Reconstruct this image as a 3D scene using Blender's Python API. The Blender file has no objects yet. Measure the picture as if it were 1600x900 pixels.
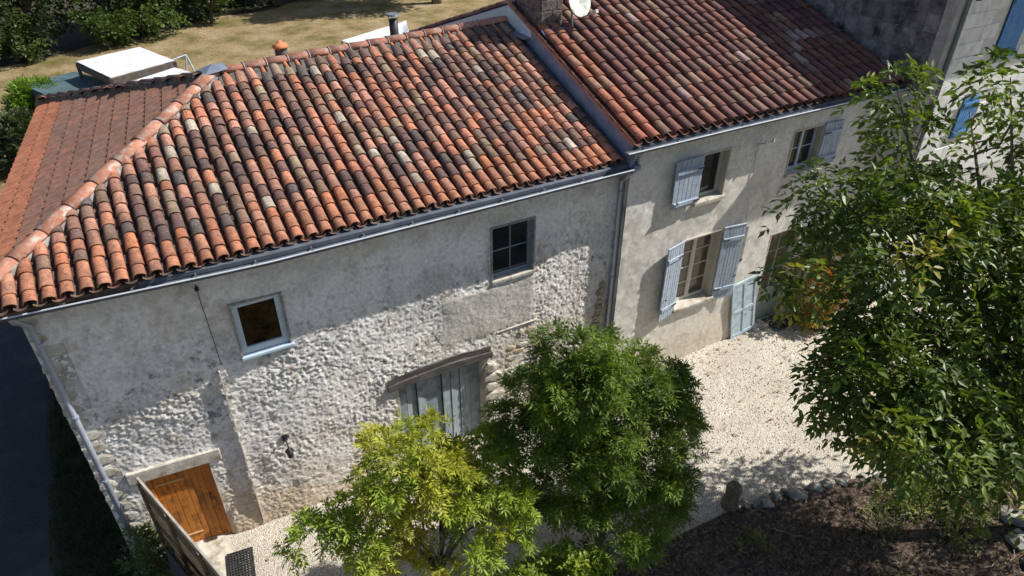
import bpy, math, random
import numpy as np
from mathutils import Vector, Matrix
random.seed(7); rng = np.random.default_rng(7)
S = bpy.context.scene
COL = S.collection
# ---------------------------------------------------------------- camera, world, sun, exposure
cam = bpy.data.cameras.new('camera'); camo = bpy.data.objects.new('camera', cam); COL.objects.link(camo)
cr = Vector((0.87277087, -0.48810196, 0.00524306)); cu = Vector((0.27091279, 0.49329591, 0.8265987)); cw = Vector((0.40605082, 0.72001085, -0.56276737))
CP = Vector((-7.27054753, -8.95127428, 10.0))
m = Matrix.Identity(4)
for i in range(3):
    m[i][0] = cr[i]; m[i][1] = cu[i]; m[i][2] = -cw[i]; m[i][3] = CP[i]
camo.matrix_world = m
cam.sensor_width = 36; cam.lens = 1100 / 1600 * 36; cam.clip_end = 600; cam.clip_start = .1
S.camera = camo
SUN = Vector((-3.2, 1.0, -3.65)).normalized()
w = bpy.data.worlds.new('World'); S.world = w; w.use_nodes = True
nt = w.node_tree; bg = nt.nodes['Background']
sk = nt.nodes.new('ShaderNodeTexSky'); sk.sky_type = 'NISHITA'; sk.sun_disc = False
sk.sun_elevation = math.asin(-SUN.z); sk.sun_rotation = math.atan2(-SUN.x, -SUN.y)
nt.links.new(sk.outputs[0], bg.inputs[0]); bg.inputs[1].default_value = .085
sl = bpy.data.lights.new('sun', 'SUN'); sl.energy = 5.0; sl.angle = math.radians(.5); sl.color = (1, .955, .89)
so = bpy.data.objects.new('sun', sl); COL.objects.link(so)
so.rotation_euler = SUN.to_track_quat('-Z', 'Y').to_euler(); so.location = (20, -10, 30)
S.view_settings.view_transform = 'Standard'; S.view_settings.look = 'None'; S.view_settings.exposure = .52; S.view_settings.gamma = 1

# ---------------------------------------------------------------- helpers
MATS = {}
def newmat(name):
    mt = bpy.data.materials.new(name); mt.use_nodes = True
    n = mt.node_tree; return mt, n, n.nodes['Principled BSDF']
def L(n, a, b): n.links.new(a, b)
def noise(n, vec, scale, detail=4, rough=.6):
    t = n.nodes.new('ShaderNodeTexNoise'); t.inputs['Scale'].default_value = scale; t.inputs['Detail'].default_value = detail
    t.inputs['Roughness'].default_value = rough; L(n, vec, t.inputs['Vector']); return t.outputs['Fac']
def ramp(n, fac, stops):
    r = n.nodes.new('ShaderNodeValToRGB'); e = r.color_ramp.elements
    while len(e) > 1: e.remove(e[0])
    e[0].position = stops[0][0]; e[0].color = (*stops[0][1], 1)
    for p, c in stops[1:]:
        q = e.new(p); q.color = (*c, 1)
    L(n, fac, r.inputs[0]); return r.outputs[0]
def g(v): return (v, v, v)
def mix(n, fac, a, b, mode='MIX'):
    x = n.nodes.new('ShaderNodeMix'); x.data_type = 'RGBA'; x.blend_type = mode
    if isinstance(fac, (int, float)): x.inputs[0].default_value = fac
    else: L(n, fac, x.inputs[0])
    for s, v in ((6, a), (7, b)):
        if isinstance(v, tuple): x.inputs[s].default_value = (*v, 1)
        else: L(n, v, x.inputs[s])
    return x.outputs[2]
def bump(n, h, dist, strength=1):
    b = n.nodes.new('ShaderNodeBump'); b.inputs['Distance'].default_value = dist; b.inputs['Strength'].default_value = strength
    L(n, h, b.inputs['Height']); return b.outputs[0]
def pos(n, sc=None):
    p = n.nodes.new('ShaderNodeNewGeometry').outputs['Position']
    if sc:
        mp = n.nodes.new('ShaderNodeMapping'); mp.inputs['Scale'].default_value = sc; L(n, p, mp.inputs[0]); return mp.outputs[0]
    return p
def simple(name, c1, c2, scale=8, rough=.8, bd=0.0, bs=60, metal=0, sc=None, spec=.3, c3=None, s3=2):
    if name in MATS: return MATS[name]
    mt, n, b = newmat(name); p = pos(n, sc)
    f = noise(n, p, scale, 5)
    col = ramp(n, f, [(.35, c1), (.65, c2)])
    if c3: col = mix(n, ramp(n, noise(n, pos(n), s3, 6), [(.5, g(0)), (.66, g(1))]), col, c3)
    L(n, col, b.inputs['Base Color']); b.inputs['Roughness'].default_value = rough; b.inputs['Metallic'].default_value = metal
    b.inputs['Specular IOR Level'].default_value = spec
    if bd: L(n, bump(n, noise(n, p, bs, 4), bd), b.inputs['Normal'])
    MATS[name] = mt; return mt

def mesh(name, V, F, mt=None, parent=None, smooth=False):
    me = bpy.data.meshes.new(name); me.from_pydata([tuple(v) for v in V], [], F); me.update()
    if smooth: me.polygons.foreach_set('use_smooth', [True] * len(me.polygons))
    o = bpy.data.objects.new(name, me); COL.objects.link(o)
    if mt: me.materials.append(mt)
    if parent: o.parent = parent
    return o
def npmesh(name, V, F, mt=None, parent=None, smooth=False, col=None):
    """V (n,3), F (m,4) quads, col per vertex (n,3)"""
    V = np.asarray(V, np.float32); F = np.asarray(F, np.int32); k = F.shape[1]
    me = bpy.data.meshes.new(name)
    me.vertices.add(len(V)); me.vertices.foreach_set('co', V.ravel())
    me.loops.add(F.size); me.loops.foreach_set('vertex_index', F.ravel())
    me.polygons.add(len(F)); me.polygons.foreach_set('loop_start', np.arange(len(F), dtype=np.int32) * k)
    me.polygons.foreach_set('loop_total', np.full(len(F), k, np.int32))
    me.polygons.foreach_set('use_smooth', np.full(len(F), smooth))
    me.update(calc_edges=True)
    if col is not None:
        a = me.attributes.new('tc', 'FLOAT_COLOR', 'POINT')
        c = np.ones((len(V), 4), np.float32); c[:, :3] = col; a.data.foreach_set('color', c.ravel())
    o = bpy.data.objects.new(name, me); COL.objects.link(o)
    if mt: me.materials.append(mt)
    if parent: o.parent = parent
    return o
class MB:
    def __init__(s): s.V = []; s.F = []
    def add(s, V, F):
        k = len(s.V); s.V += [tuple(v) for v in V]; s.F += [tuple(i + k for i in f) for f in F]; return s
    def box(s, x0, x1, y0, y1, z0, z1, M=None):
        V = [(x, y, z) for x in (x0, x1) for y in (y0, y1) for z in (z0, z1)]
        if M is not None: V = [M @ Vector(v) for v in V]
        return s.add(V, [(0, 1, 3, 2), (4, 6, 7, 5), (0, 4, 5, 1), (2, 3, 7, 6), (0, 2, 6, 4), (1, 5, 7, 3)])
    def tube(s, pts, rad, k=6, cap=True):
        pts = [Vector(p) for p in pts]
        if not isinstance(rad, (list, tuple)): rad = [rad] * len(pts)
        V = []
        for i, p in enumerate(pts):
            d = (pts[min(i + 1, len(pts) - 1)] - pts[max(i - 1, 0)]).normalized()
            a = Vector((0, 0, 1)) if abs(d.z) < .9 else Vector((1, 0, 0))
            u = d.cross(a).normalized(); v = d.cross(u)
            for j in range(k):
                t = 2 * math.pi * j / k; V.append(p + (u * math.cos(t) + v * math.sin(t)) * rad[i])
        F = [(i * k + j, i * k + (j + 1) % k, (i + 1) * k + (j + 1) % k, (i + 1) * k + j) for i in range(len(pts) - 1) for j in range(k)]
        if cap: F += [tuple(range(k - 1, -1, -1)), tuple((len(pts) - 1) * k + j for j in range(k))]
        return s.add(V, F)
    def lathe(s, prof, c=(0, 0, 0), k=16, M=None):
        V = []
        for r, z in prof:
            for j in range(k):
                t = 2 * math.pi * j / k; v = Vector((r * math.cos(t), r * math.sin(t), z))
                if M is not None: v = M @ v
                V.append(v + Vector(c))
        F = [(i * k + j, i * k + (j + 1) % k, (i + 1) * k + (j + 1) % k, (i + 1) * k + j) for i in range(len(prof) - 1) for j in range(k)]
        F += [tuple(range(k - 1, -1, -1)), tuple((len(prof) - 1) * k + j for j in range(k))]
        return s.add(V, F)
    def build(s, name, mt, parent=None, bevel=0, smooth=False):
        o = mesh(name, s.V, s.F, mt, parent, smooth)
        if bevel:
            b = o.modifiers.new('bevel', 'BEVEL'); b.width = bevel; b.segments = 1; b.limit_method = 'ANGLE'
        return o
def tag(o, label=None, cat=None, group=None, kind=None):
    if label: o['label'] = label
    if cat: o['category'] = cat
    if group: o['group'] = group
    if kind: o['kind'] = kind
    return o
def thing(name, label, cat, loc=(0, 0, 0), group=None, rz=0):
    o = bpy.data.objects.new(name, None); COL.objects.link(o); o.location = loc; o.rotation_euler.z = rz; o.empty_display_size = .2
    return tag(o, label, cat, group)
def inst(name, me, parent, M, color=None):
    o = bpy.data.objects.new(name, me); COL.objects.link(o); o.parent = parent; o.matrix_local = M
    if color is not None: o.color = (*color, 1)
    return o
# vectorised value noise
_lat = rng.random((8, 256, 256)).astype(np.float32)
def vn(x, y, s=0):
    xi = np.floor(x).astype(int); yi = np.floor(y).astype(int); fx = x - xi; fy = y - yi
    fx = fx * fx * (3 - 2 * fx); fy = fy * fy * (3 - 2 * fy); T = _lat[s % 8]
    a = T[xi % 256, yi % 256]; b = T[(xi + 1) % 256, yi % 256]; c = T[xi % 256, (yi + 1) % 256]; d = T[(xi + 1) % 256, (yi + 1) % 256]
    return (a * (1 - fx) + b * fx) * (1 - fy) + (c * (1 - fx) + d * fx) * fy
def fbm(x, y, s=0, o=4):
    r = 0; a = .5; t = 0
    for i in range(o):
        r = r + a * vn(x * 2 ** i + 17 * i, y * 2 ** i + 9 * i, s + i); t += a; a *= .55
    return r / t
def sstep(a, b, x):
    t = np.clip((x - a) / (b - a), 0, 1); return t * t * (3 - 2 * t)
def yw(x):                     # the old barn front is bent: its left end runs back a little
    x = np.asarray(x, float); t = np.clip(-6.2 - x, 0, None); return .095 * t * t / (t + .25)
def gz(x): return np.interp(x, [-40, -9, -6, 0, 3, 60], [-.54, -.54, -.34, -.2, -.1, -.08])

# ---------------------------------------------------------------- materials
def tilemat(name, use_obj, lichen=1.0):
    mt, n, b = newmat(name)
    if use_obj: base = n.nodes.new('ShaderNodeObjectInfo').outputs['Color']
    else:
        a = n.nodes.new('ShaderNodeAttribute'); a.attribute_name = 'tc'; base = a.outputs['Color']
    p = pos(n)
    v = ramp(n, noise(n, p, 9, 6, .7), [(.3, g(.55)), (.7, g(1.25))])
    c = mix(n, 1, base, v, 'MULTIPLY')
    dk = ramp(n, noise(n, p, 22, 6, .7), [(.52, g(0)), (.68, g(.75 * lichen))])
    c = mix(n, dk, c, (.055, .04, .035))
    li = ramp(n, noise(n, p, 26, 6, .75), [(.56, g(0)), (.66, g(.85 * lichen))])
    c = mix(n, li, c, (.34, .29, .19))
    st_ = ramp(n, noise(n, pos(n, (3.5, .8, .8)), 1.6, 6, .7), [(.42, g(0)), (.62, g(.5 * lichen))])
    c = mix(n, st_, c, (.11, .075, .062))
    ye = ramp(n, noise(n, p, 5.5, 7, .75), [(.67, g(0)), (.71, g(.7 * lichen))])
    c = mix(n, ye, c, (.42, .25, .05))
    L(n, c, b.inputs['Base Color']); b.inputs['Roughness'].default_value = .85; b.inputs['Specular IOR Level'].default_value = .25
    L(n, bump(n, noise(n, p, 70, 5), .006), b.inputs['Normal'])
    return mt
TO = tilemat('clay_tile_single', True); TA = tilemat('clay_tile_joined', False)
TOh = tilemat('clay_tile_house', True, .35); TAh = tilemat('clay_tile_house_joined', False, .35)
def attmat(name, rough=.9, bd=.004, bs=90, stain=None):
    mt, n, b = newmat(name); a = n.nodes.new('ShaderNodeAttribute'); a.attribute_name = 'tc'; p = pos(n)
    v = ramp(n, noise(n, p, 14, 7, .7), [(.3, g(.72)), (.7, g(1.12))])
    c = mix(n, 1, a.outputs['Color'], v, 'MULTIPLY')
    if stain:
        c = mix(n, ramp(n, noise(n, pos(n, (1, 1, .6)), stain[0], 8, .75), [(stain[1], g(0)), (stain[1] + .14, g(stain[2]))]), c, stain[3])
    L(n, c, b.inputs['Base Color']); b.inputs['Roughness'].default_value = rough; b.inputs['Specular IOR Level'].default_value = .15
    L(n, bump(n, noise(n, p, bs, 6, .7), bd), b.inputs['Normal']); return mt
BARNW = attmat('barn_render', .95, .014, 42, (3.5, .52, .38, (.22, .2, .19)))
HOUSEW = attmat('house_render', .9, .003, 60, (1.6, .5, .35, (.33, .29, .22)))
MORTAR = simple('mortar', (.20, .185, .165), (.36, .34, .31), 14, .95, .01, 40)
DKMORTAR = simple('dark_mortar', (.07, .06, .055), (.16, .14, .12), 14, .95, .012, 40)
ZINC = simple('zinc', (.17, .20, .26), (.26, .30, .36), 3, .5, .001, 30, .4)
ZINCL = simple('zinc_pale', (.5, .53, .58), (.62, .65, .7), 5, .45, 0, 30, .3)
ZINCD = simple('zinc_dark', (.07, .08, .10), (.13, .145, .175), 3, .6, 0, 30, .2)  # dark tone includes the shade inside the gutters, put into the colour
PIPE = simple('downpipe_metal', (.30, .34, .41), (.42, .46, .54), 6, .45, 0, 30, .35)
BLUEP = simple('pale_blue_paint', (.28, .355, .45), (.41, .475, .56), 5, .75, .003, 40, sc=(3, 3, .3), c3=(.30, .30, .31), s3=14)
BLUEW = simple('window_paint', (.34, .44, .52), (.44, .53, .60), 4, .6)
GATEP = simple('gate_paint', (.24, .29, .32), (.36, .41, .44), 7, .75, .003, 30, sc=(6, 1, .4), c3=(.2, .235, .26), s3=5)
CREAMP = simple('cream_paint', (.55, .53, .46), (.62, .6, .53), 4, .6)
STRONGB = simple('bright_blue_paint', (.06, .19, .42), (.09, .25, .5), 6, .6)
ORW = simple('orange_wood', (.42, .15, .025), (.56, .215, .04), 5, .6, .003, 60, sc=(7, 7, .5), c3=(.24, .10, .03), s3=7)
OLDW = simple('grey_wood', (.17, .155, .14), (.33, .31, .29), 6, .9, .006, 30, sc=(.5, 3, 8))
FENW = simple('fence_wood', (.10, .065, .04), (.24, .17, .11), 6, .9, .004, 40, sc=(2, 2, 6))
DARK = simple('dark_inside', (.006, .006, .007), (.012, .01, .01), 3, 1)  # near-black colour stands in for the unlit rooms behind openings
GLASS = simple('dark_glass', (.012, .014, .018), (.03, .032, .035), 2, .06, 0, 10, spec=.6)
GLASSB = simple('reflecting_glass', (.05, .04, .028), (.13, .11, .08), 9, .12, 0, 10, spec=.6)  # mottled tan base colour paints a reflection onto the panes
BLACK = simple('black_metal', (.012, .012, .014), (.03, .03, .033), 8, .5)
RUBBER = simple('rubber', (.02, .02, .022), (.04, .04, .042), 8, .8)
LIMES = simple('lime_stone', (.40, .37, .31), (.56, .53, .46), 7, .9, .008, 35, c3=(.25, .21, .15), s3=5)
SANDS = simple('sand_stone', (.36, .28, .18), (.5, .42, .3), 7, .95, .01, 30, c3=(.2, .17, .14), s3=6)
WHITEM = simple('white_sheet', (.55, .57, .6), (.66, .67, .69), 6, .6, .03, 5, sc=(1, 6, 1), c3=(.5, .5, .5), s3=3)
TEAL = simple('teal_tarp', (.05, .085, .095), (.075, .12, .13), 2, .6, .004, 6)
BARK = simple('bark', (.09, .07, .05), (.2, .16, .12), 14, .95, .01, 40)
ASPH = simple('asphalt', (.028, .03, .036), (.05, .053, .06), 30, .9, .004, 140, c3=(.06, .06, .062), s3=1.2)
SOIL = simple('soil', (.028, .02, .015), (.10, .068, .052), 7, 1, .09, 14, c3=(.19, .145, .11), s3=17)
CEM = simple('cement_patch', (.36, .35, .32), (.46, .45, .42), 9, .9, .004, 60)
DISHM = simple('dish_white', (.6, .62, .58), (.75, .76, .74), 6, .5, c3=(.4, .42, .3), s3=9)
CARP = simple('navy_car_paint', (.012, .018, .045), (.02, .028, .06), 2, .25, spec=.6)
def lawnmat():
    mt, n, b = newmat('dry_lawn'); p = pos(n)
    c = ramp(n, noise(n, p, .55, 8, .7), [(.36, (.17, .15, .055)), (.5, (.33, .25, .13)), (.62, (.42, .33, .2))])
    c = mix(n, 1, c, ramp(n, noise(n, p, 7, 8, .8), [(.3, g(.6)), (.7, g(1.25))]), 'MULTIPLY')
    L(n, c, b.inputs['Base Color']); b.inputs['Roughness'].default_value = 1; b.inputs['Specular IOR Level'].default_value = .05
    L(n, bump(n, noise(n, p, 12, 8, .8), .12), b.inputs['Normal']); return mt
def gravmat():
    mt, n, b = newmat('pale_gravel'); p = pos(n)
    v = n.nodes.new('ShaderNodeTexVoronoi'); v.inputs['Scale'].default_value = 55; L(n, p, v.inputs['Vector'])
    c = ramp(n, v.outputs['Color'], [(.1, (.41, .36, .285)), (.5, (.63, .57, .475)), (.9, (.75, .705, .61))])
    e = ramp(n, v.outputs['Distance'], [(.4, g(1)), (.7, g(.62))])
    c = mix(n, 1, c, e, 'MULTIPLY')
    c = mix(n, 1, c, ramp(n, noise(n, p, 1.3, 6, .7), [(.3, g(.78)), (.7, g(1.1))]), 'MULTIPLY')
    c = mix(n, ramp(n, noise(n, p, .45, 7, .75), [(.5, g(0)), (.75, g(.45))]), c, (.36, .31, .24))
    L(n, c, b.inputs['Base Color']); b.inputs['Roughness'].default_value = .95; b.inputs['Specular IOR Level'].default_value = .1
    inv = ramp(n, v.outputs['Distance'], [(0, g(1)), (.7, g(0))])
    L(n, bump(n, inv, .010), b.inputs['Normal']); return mt
def leafmat(name, tr=.35, rough=.5, spec=.3):
    mt, n, b = newmat(name); a = n.nodes.new('ShaderNodeAttribute'); a.attribute_name = 'tc'
    L(n, a.outputs['Color'], b.inputs['Base Color']); b.inputs['Roughness'].default_value = rough; b.inputs['Specular IOR Level'].default_value = spec
    t = n.nodes.new('ShaderNodeBsdfTranslucent'); c = mix(n, 1, a.outputs['Color'], (1.25, 1.3, .5), 'MULTIPLY'); L(n, c, t.inputs[0])
    x = n.nodes.new('ShaderNodeMixShader'); x.inputs[0].default_value = tr
    L(n, b.outputs[0], x.inputs[1]); L(n, t.outputs[0], x.inputs[2]); L(n, x.outputs[0], n.nodes['Material Output'].inputs[0]); return mt
LAWN = lawnmat(); GRAV = gravmat(); LEAF = leafmat('leaf'); LEAFG = leafmat('glossy_leaf', .35, .42, .35)

# ---------------------------------------------------------------- the ground
def sheet(name, poly_fn, x0, x1, y0, y1, nx, ny, dz, mt, rough=0, kind='structure', label=None, wob=None):
    X, Y = np.meshgrid(np.linspace(x0, x1, nx), np.linspace(0, 1, ny), indexing='ij')
    lo, hi = poly_fn(X) if poly_fn else (y0 + 0 * X, y1 + 0 * X)
    Y = lo + (hi - lo) * Y
    Z = gz(X) + dz + rough * (fbm(X * 2.2 + 50, Y * 2.2 + 50, 2) - .5)
    V = np.stack([X, Y, Z], -1).reshape(-1, 3)
    i = np.arange((nx - 1) * (ny - 1)); a = (i // (ny - 1)) * ny + i % (ny - 1)
    F = np.stack([a, a + ny, a + ny + 1, a + 1], 1)
    o = npmesh(name, V, F, mt, None, True); o['kind'] = kind
    return o
gx = np.array([-300, -60, -9, -6, 0, 3, 60, 300.]); gy = np.array([-200, -30, 0, 30, 80, 400.])
X, Y = np.meshgrid(gx, gy, indexing='ij'); V = np.stack([X, Y, gz(X)], -1).reshape(-1, 3)
F = [(i * 6 + j, (i + 1) * 6 + j, (i + 1) * 6 + j + 1, i * 6 + j + 1) for i in range(7) for j in range(5)]
npmesh('lawn', V, F, LAWN)['kind'] = 'structure'
def bed_y(x): return np.interp(x, [-9, 0, 1.9, 3.3, 12], [-3.4, -3.85, -4.25, -4.8, -6.4])
sheet('gravel_yard', lambda X: (bed_y(X) - .15, .35 + 0 * X), -9.05, 12, 0, 0, 300, 90, .02, GRAV, .02)
sheet('soil_bed', lambda X: (-16 + 0 * X, bed_y(X)), -9.05, 12, 0, 0, 170, 110, .035, SOIL, .09)
ys_ = np.linspace(-40, 60, 101); xs_ = np.linspace(-15.6, -10.35, 12); X, Y = np.meshgrid(xs_, ys_, indexing='ij'); X = X - .02 * np.clip(Y - 9, 0, None) ** 2
i = np.arange(11 * 100); a = (i // 100) * 101 + i % 100
npmesh('road', np.stack([X, Y, gz(X) + .012 + .02 * np.clip((xs_[:, None] + 15.6) / 5.25, 0, 1)], -1).reshape(-1, 3), np.stack([a, a + 101, a + 102, a + 1], 1), ASPH, None, True)['kind'] = 'structure'
sheet('road_verge', lambda X: (-16 + 0 * X, 15 + 2 * np.sin(X * 5)), -10.5, -8.9, 0, 0, 20, 120, .03, simple('verge_soil', (.018, .022, .012), (.05, .05, .03), 5, 1, .05, 12), .05)

sheet('wood_floor', lambda X: (33.6 + .30 * (X + 12) - .5 * np.sin(X), 75 + 0 * X), -40, 14, 0, 0, 120, 30, .03, simple('leaf_mould', (.025, .022, .013), (.06, .05, .03), 4, 1, .05, 8), .1)
# ---------------------------------------------------------------- roof tiles
def arc_tile(length, r0, r1, th=.014, k=6, lift=.018, pinch=.0):
    """half-round cover tile; local +y runs up the slope, wide end at y=0 (downslope)"""
    V = []; F = []
    rings = [(0, r0, lift), (length, r1, 0.0)]
    for (y, r, l) in rings:
        for rr in (r, r - th):
            for j in range(k + 1):
                t = math.pi * j / k; V.append((rr * math.cos(t), y, rr * math.sin(t) * .82 + l))
    n = k + 1
    for j in range(k):
        F.append((j, j + 1, 2 * n + j + 1, 2 * n + j)); F.append((n + j + 1, n + j, 3 * n + j, 3 * n + j + 1)); F.append((j + 1, j, n + j, n + j + 1))
    F.append((0, 2 * n, 3 * n, n)); F.append((k, n + k, 3 * n + k, 2 * n + k))
    return np.array(V), F
def tile_mesh(name, *a, mt=None, **k):
    V, F = arc_tile(*a, **k); me = bpy.data.meshes.new(name); me.from_pydata(V.tolist(), [], F); me.update()
    me.polygons.foreach_set('use_smooth', [i % 3 != 2 and i < len(F) - 2 for i in range(len(F))])
    me.materials.append(mt); return me
def roof_basis(slope, yaw=0):
    a = math.atan(slope); return Matrix.Rotation(yaw, 4, 'Z') @ Matrix.Rotation(a, 4, 'X')
PAL = [((.50, .20, .115), 17), ((.48, .235, .165), 19), ((.34, .16, .11), 12), ((.165, .088, .078), 20), ((.105, .068, .065), 8), ((.23, .14, .10), 12), ((.30, .22, .15), 6), ((.50, .43, .34), 3.5), ((.10, .085, .085), 4)]
PALH = [((.20, .088, .07), 26), ((.165, .08, .072), 28), ((.235, .10, .075), 12), ((.23, .14, .105), 12), ((.13, .066, .06), 14), ((.36, .25, .23), 3), ((.30, .19, .13), 4)]
def pick(P, j=.12):
    c = random.choices([p[0] for p in P], [p[1] for p in P])[0]; f = random.uniform(1 - j, 1 + j); return tuple(v * f for v in c)
def lay_roof(root, roof, xs, yfun, slope, y0, z0, pitch, r0, r1, expo, colfn, mo, ma, name='cover_tile', near=300, zs=lambda x: 0, flip=1, keep=lambda x, y: True, ystart=0):
    """columns of cover tiles; individual objects for the nearest ones, the rest joined"""
    items = []
    me = [tile_mesh(name, ln, r0, r1, mt=mo) for ln in (expo[0] + .06, (expo[0] + expo[1]) / 2 + .06, expo[1] + .06)]
    lens = [expo[0], (expo[0] + expo[1]) / 2, expo[1]]
    ca = math.cos(math.atan(slope))
    for ci, x in enumerate(xs):
        y = y0 + random.uniform(-.012, .012); top = yfun(x); row = 0; xo = 0
        while y < top - .03:
            q = random.choice((0, 1, 2)) if expo[0] != expo[1] else 1
            if row == 0: q = 0
            if row == 1: q = 2
            if keep(x, y + .1):
                xo = .6 * xo + random.gauss(0, .004)
                M = Matrix.Translation((x + xo, (y if flip > 0 else 2 * y0 - y), 0)) 
                z = z0 + slope * (y - y0) + zs(x) + .042 + random.gauss(0, .003)
                yy = y if flip > 0 else (y0 - (y - y0))
                M = Matrix.Translation((x + xo, yy, z)) @ Matrix.Rotation(0 if flip > 0 else math.pi, 4, 'Z') @ roof_basis(slope, random.gauss(0, .018)) @ Matrix.Rotation(random.gauss(0, .02), 4, 'Y')
                items.append((M, q, colfn(row, x, y)))
            y += lens[q] * ca; row += 1
    items.sort(key=lambda t: (t[0].translation - CP).length)
    for M, q, c in items[:near]: inst(name, me[q], roof, M, c)
    rest = items[near:]
    if rest:
        bases = []
        for ml in me:
            v = np.array([p.co[:] for p in ml.vertices]); bases.append(v)
        F0 = [tuple(p.vertices) for p in me[0].polygons]
        Vs = []; Cs = []; F = []; k = 0
        Ff = np.array(F0)
        Fs = []
        for M, q, c in rest:
            A = np.array(M); v = bases[q] @ A[:3, :3].T + A[:3, 3]; Vs.append(v); Cs.append(np.tile(c, (len(v), 1))); Fs.append(Ff + k); k += len(v)
        o = npmesh(name + 's_joined', np.concatenate(Vs), np.concatenate(Fs), ma, roof, False, np.concatenate(Cs)); o.name = 'farther_' + name + 's'; o['kind'] = 'stuff'
    return items
def channels(name, roof, xs, yfun, slope, y0, z0, r, mt, keep=lambda x, y: True, flip=1):
    """the concave tiles under the covers, joined"""
    Vs = []; Fs = []; Cs = []; k = 0; n = 5
    for x in xs:
        y = y0
        while y < yfun(x) - .05:
            if keep(x, y + .1):
                y1 = min(y + .42, yfun(x)); v = []
                for yy, dz, rr in ((y, .016, r * .95), (y1, 0, r * 1.08)):
                    for j in range(n):
                        t = math.pi * (1.12 + .76 * j / (n - 1))
                        v.append((x + rr * math.cos(t), yy if flip > 0 else 2 * y0 - yy, z0 + slope * (yy - y0) + .075 + rr * math.sin(t) * .7 + dz))
                Vs += v; c = pick([((.16, .07, .045), 2), ((.07, .045, .038), 3), ((.11, .07, .05), 2)]); Cs += [c] * len(v)  # dark tones also put groove shade into the channel tile colour
                Fs += [(k + j, k + j + 1, k + n + j + 1, k + n + j) for j in range(n - 1)]; k += 2 * n
            y += .33
    o = npmesh(name, Vs, Fs, mt, roof, True, np.array(Cs)); o['kind'] = 'stuff'; return o

# ---------------------------------------------------------------- walls with openings
def wall(name, parent, mt, x0, x1, ztop, holes, yf, ampf, colf, step, zbot=None, outy=-1):
    """front wall as a relief grid in x-z, openings left out"""
    xs = set(np.round(np.arange(x0, x1 + step, step), 4)); zs = set(np.round(np.arange(-.8, ztop + step, step), 4))
    hx = [h[0] for h in holes] + [h[1] for h in holes] + [x0, x1]; hz = [h[2] for h in holes] + [h[3] for h in holes]
    def snap(s, hs):
        s = sorted(s)
        for h in hs:
            i = min(range(len(s)), key=lambda k: abs(s[k] - h)); s[i] = h
        return np.array(sorted(set(s)))
    xs = snap(xs, hx); zs = snap(zs, hz); xs = xs[(xs >= x0 - 1e-6) & (xs <= x1 + 1e-6)]
    X, Z = np.meshgrid(xs, zs, indexing='ij'); nx, nz = X.shape
    edge = np.ones_like(X)
    for h in holes:
        dx = np.maximum(np.maximum(h[0] - X, X - h[1]), 0); dz = np.maximum(np.maximum(h[2] - Z, Z - h[3]), 0); edge = np.minimum(edge, sstep(0, .09, np.hypot(dx, dz)))
    hgt = ampf(X, Z) * edge
    Yv = yf(X) - hgt
    C = colf(X, Z, hgt)
    V = np.stack([X, Yv, Z], -1).reshape(-1, 3)
    I, J = np.meshgrid(np.arange(nx - 1), np.arange(nz - 1), indexing='ij'); I = I.ravel(); J = J.ravel()
    cx = (xs[I] + xs[I + 1]) / 2; cz = (zs[J] + zs[J + 1]) / 2; ok = np.ones(len(cx), bool)
    for h in holes: ok &= ~((cx > h[0]) & (cx < h[1]) & (cz > h[2]) & (cz < h[3]))
    I = I[ok]; J = J[ok]; a = I * nz + J
    F = np.stack([a, a + nz, a + nz + 1, a + 1], 1)
    return npmesh(name, V, F, mt, parent, True, C.reshape(-1, 3))
def reveal(parent, x0, x1, z0, z1, y0, depth, mt, name='reveal', M=None):
    b = MB(); y1 = y0 + depth; t = .03
    b.box(x0 - t, x0, y0 + .004, y1, z0 - t, z1 + t, M).box(x1, x1 + t, y0 + .004, y1, z0 - t, z1 + t, M)
    b.box(x0, x1, y0 + .004, y1, z1, z1 + t, M).box(x0, x1, y0 + .004, y1, z0 - t, z0, M)
    return b.build(name, mt, parent)

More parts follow.
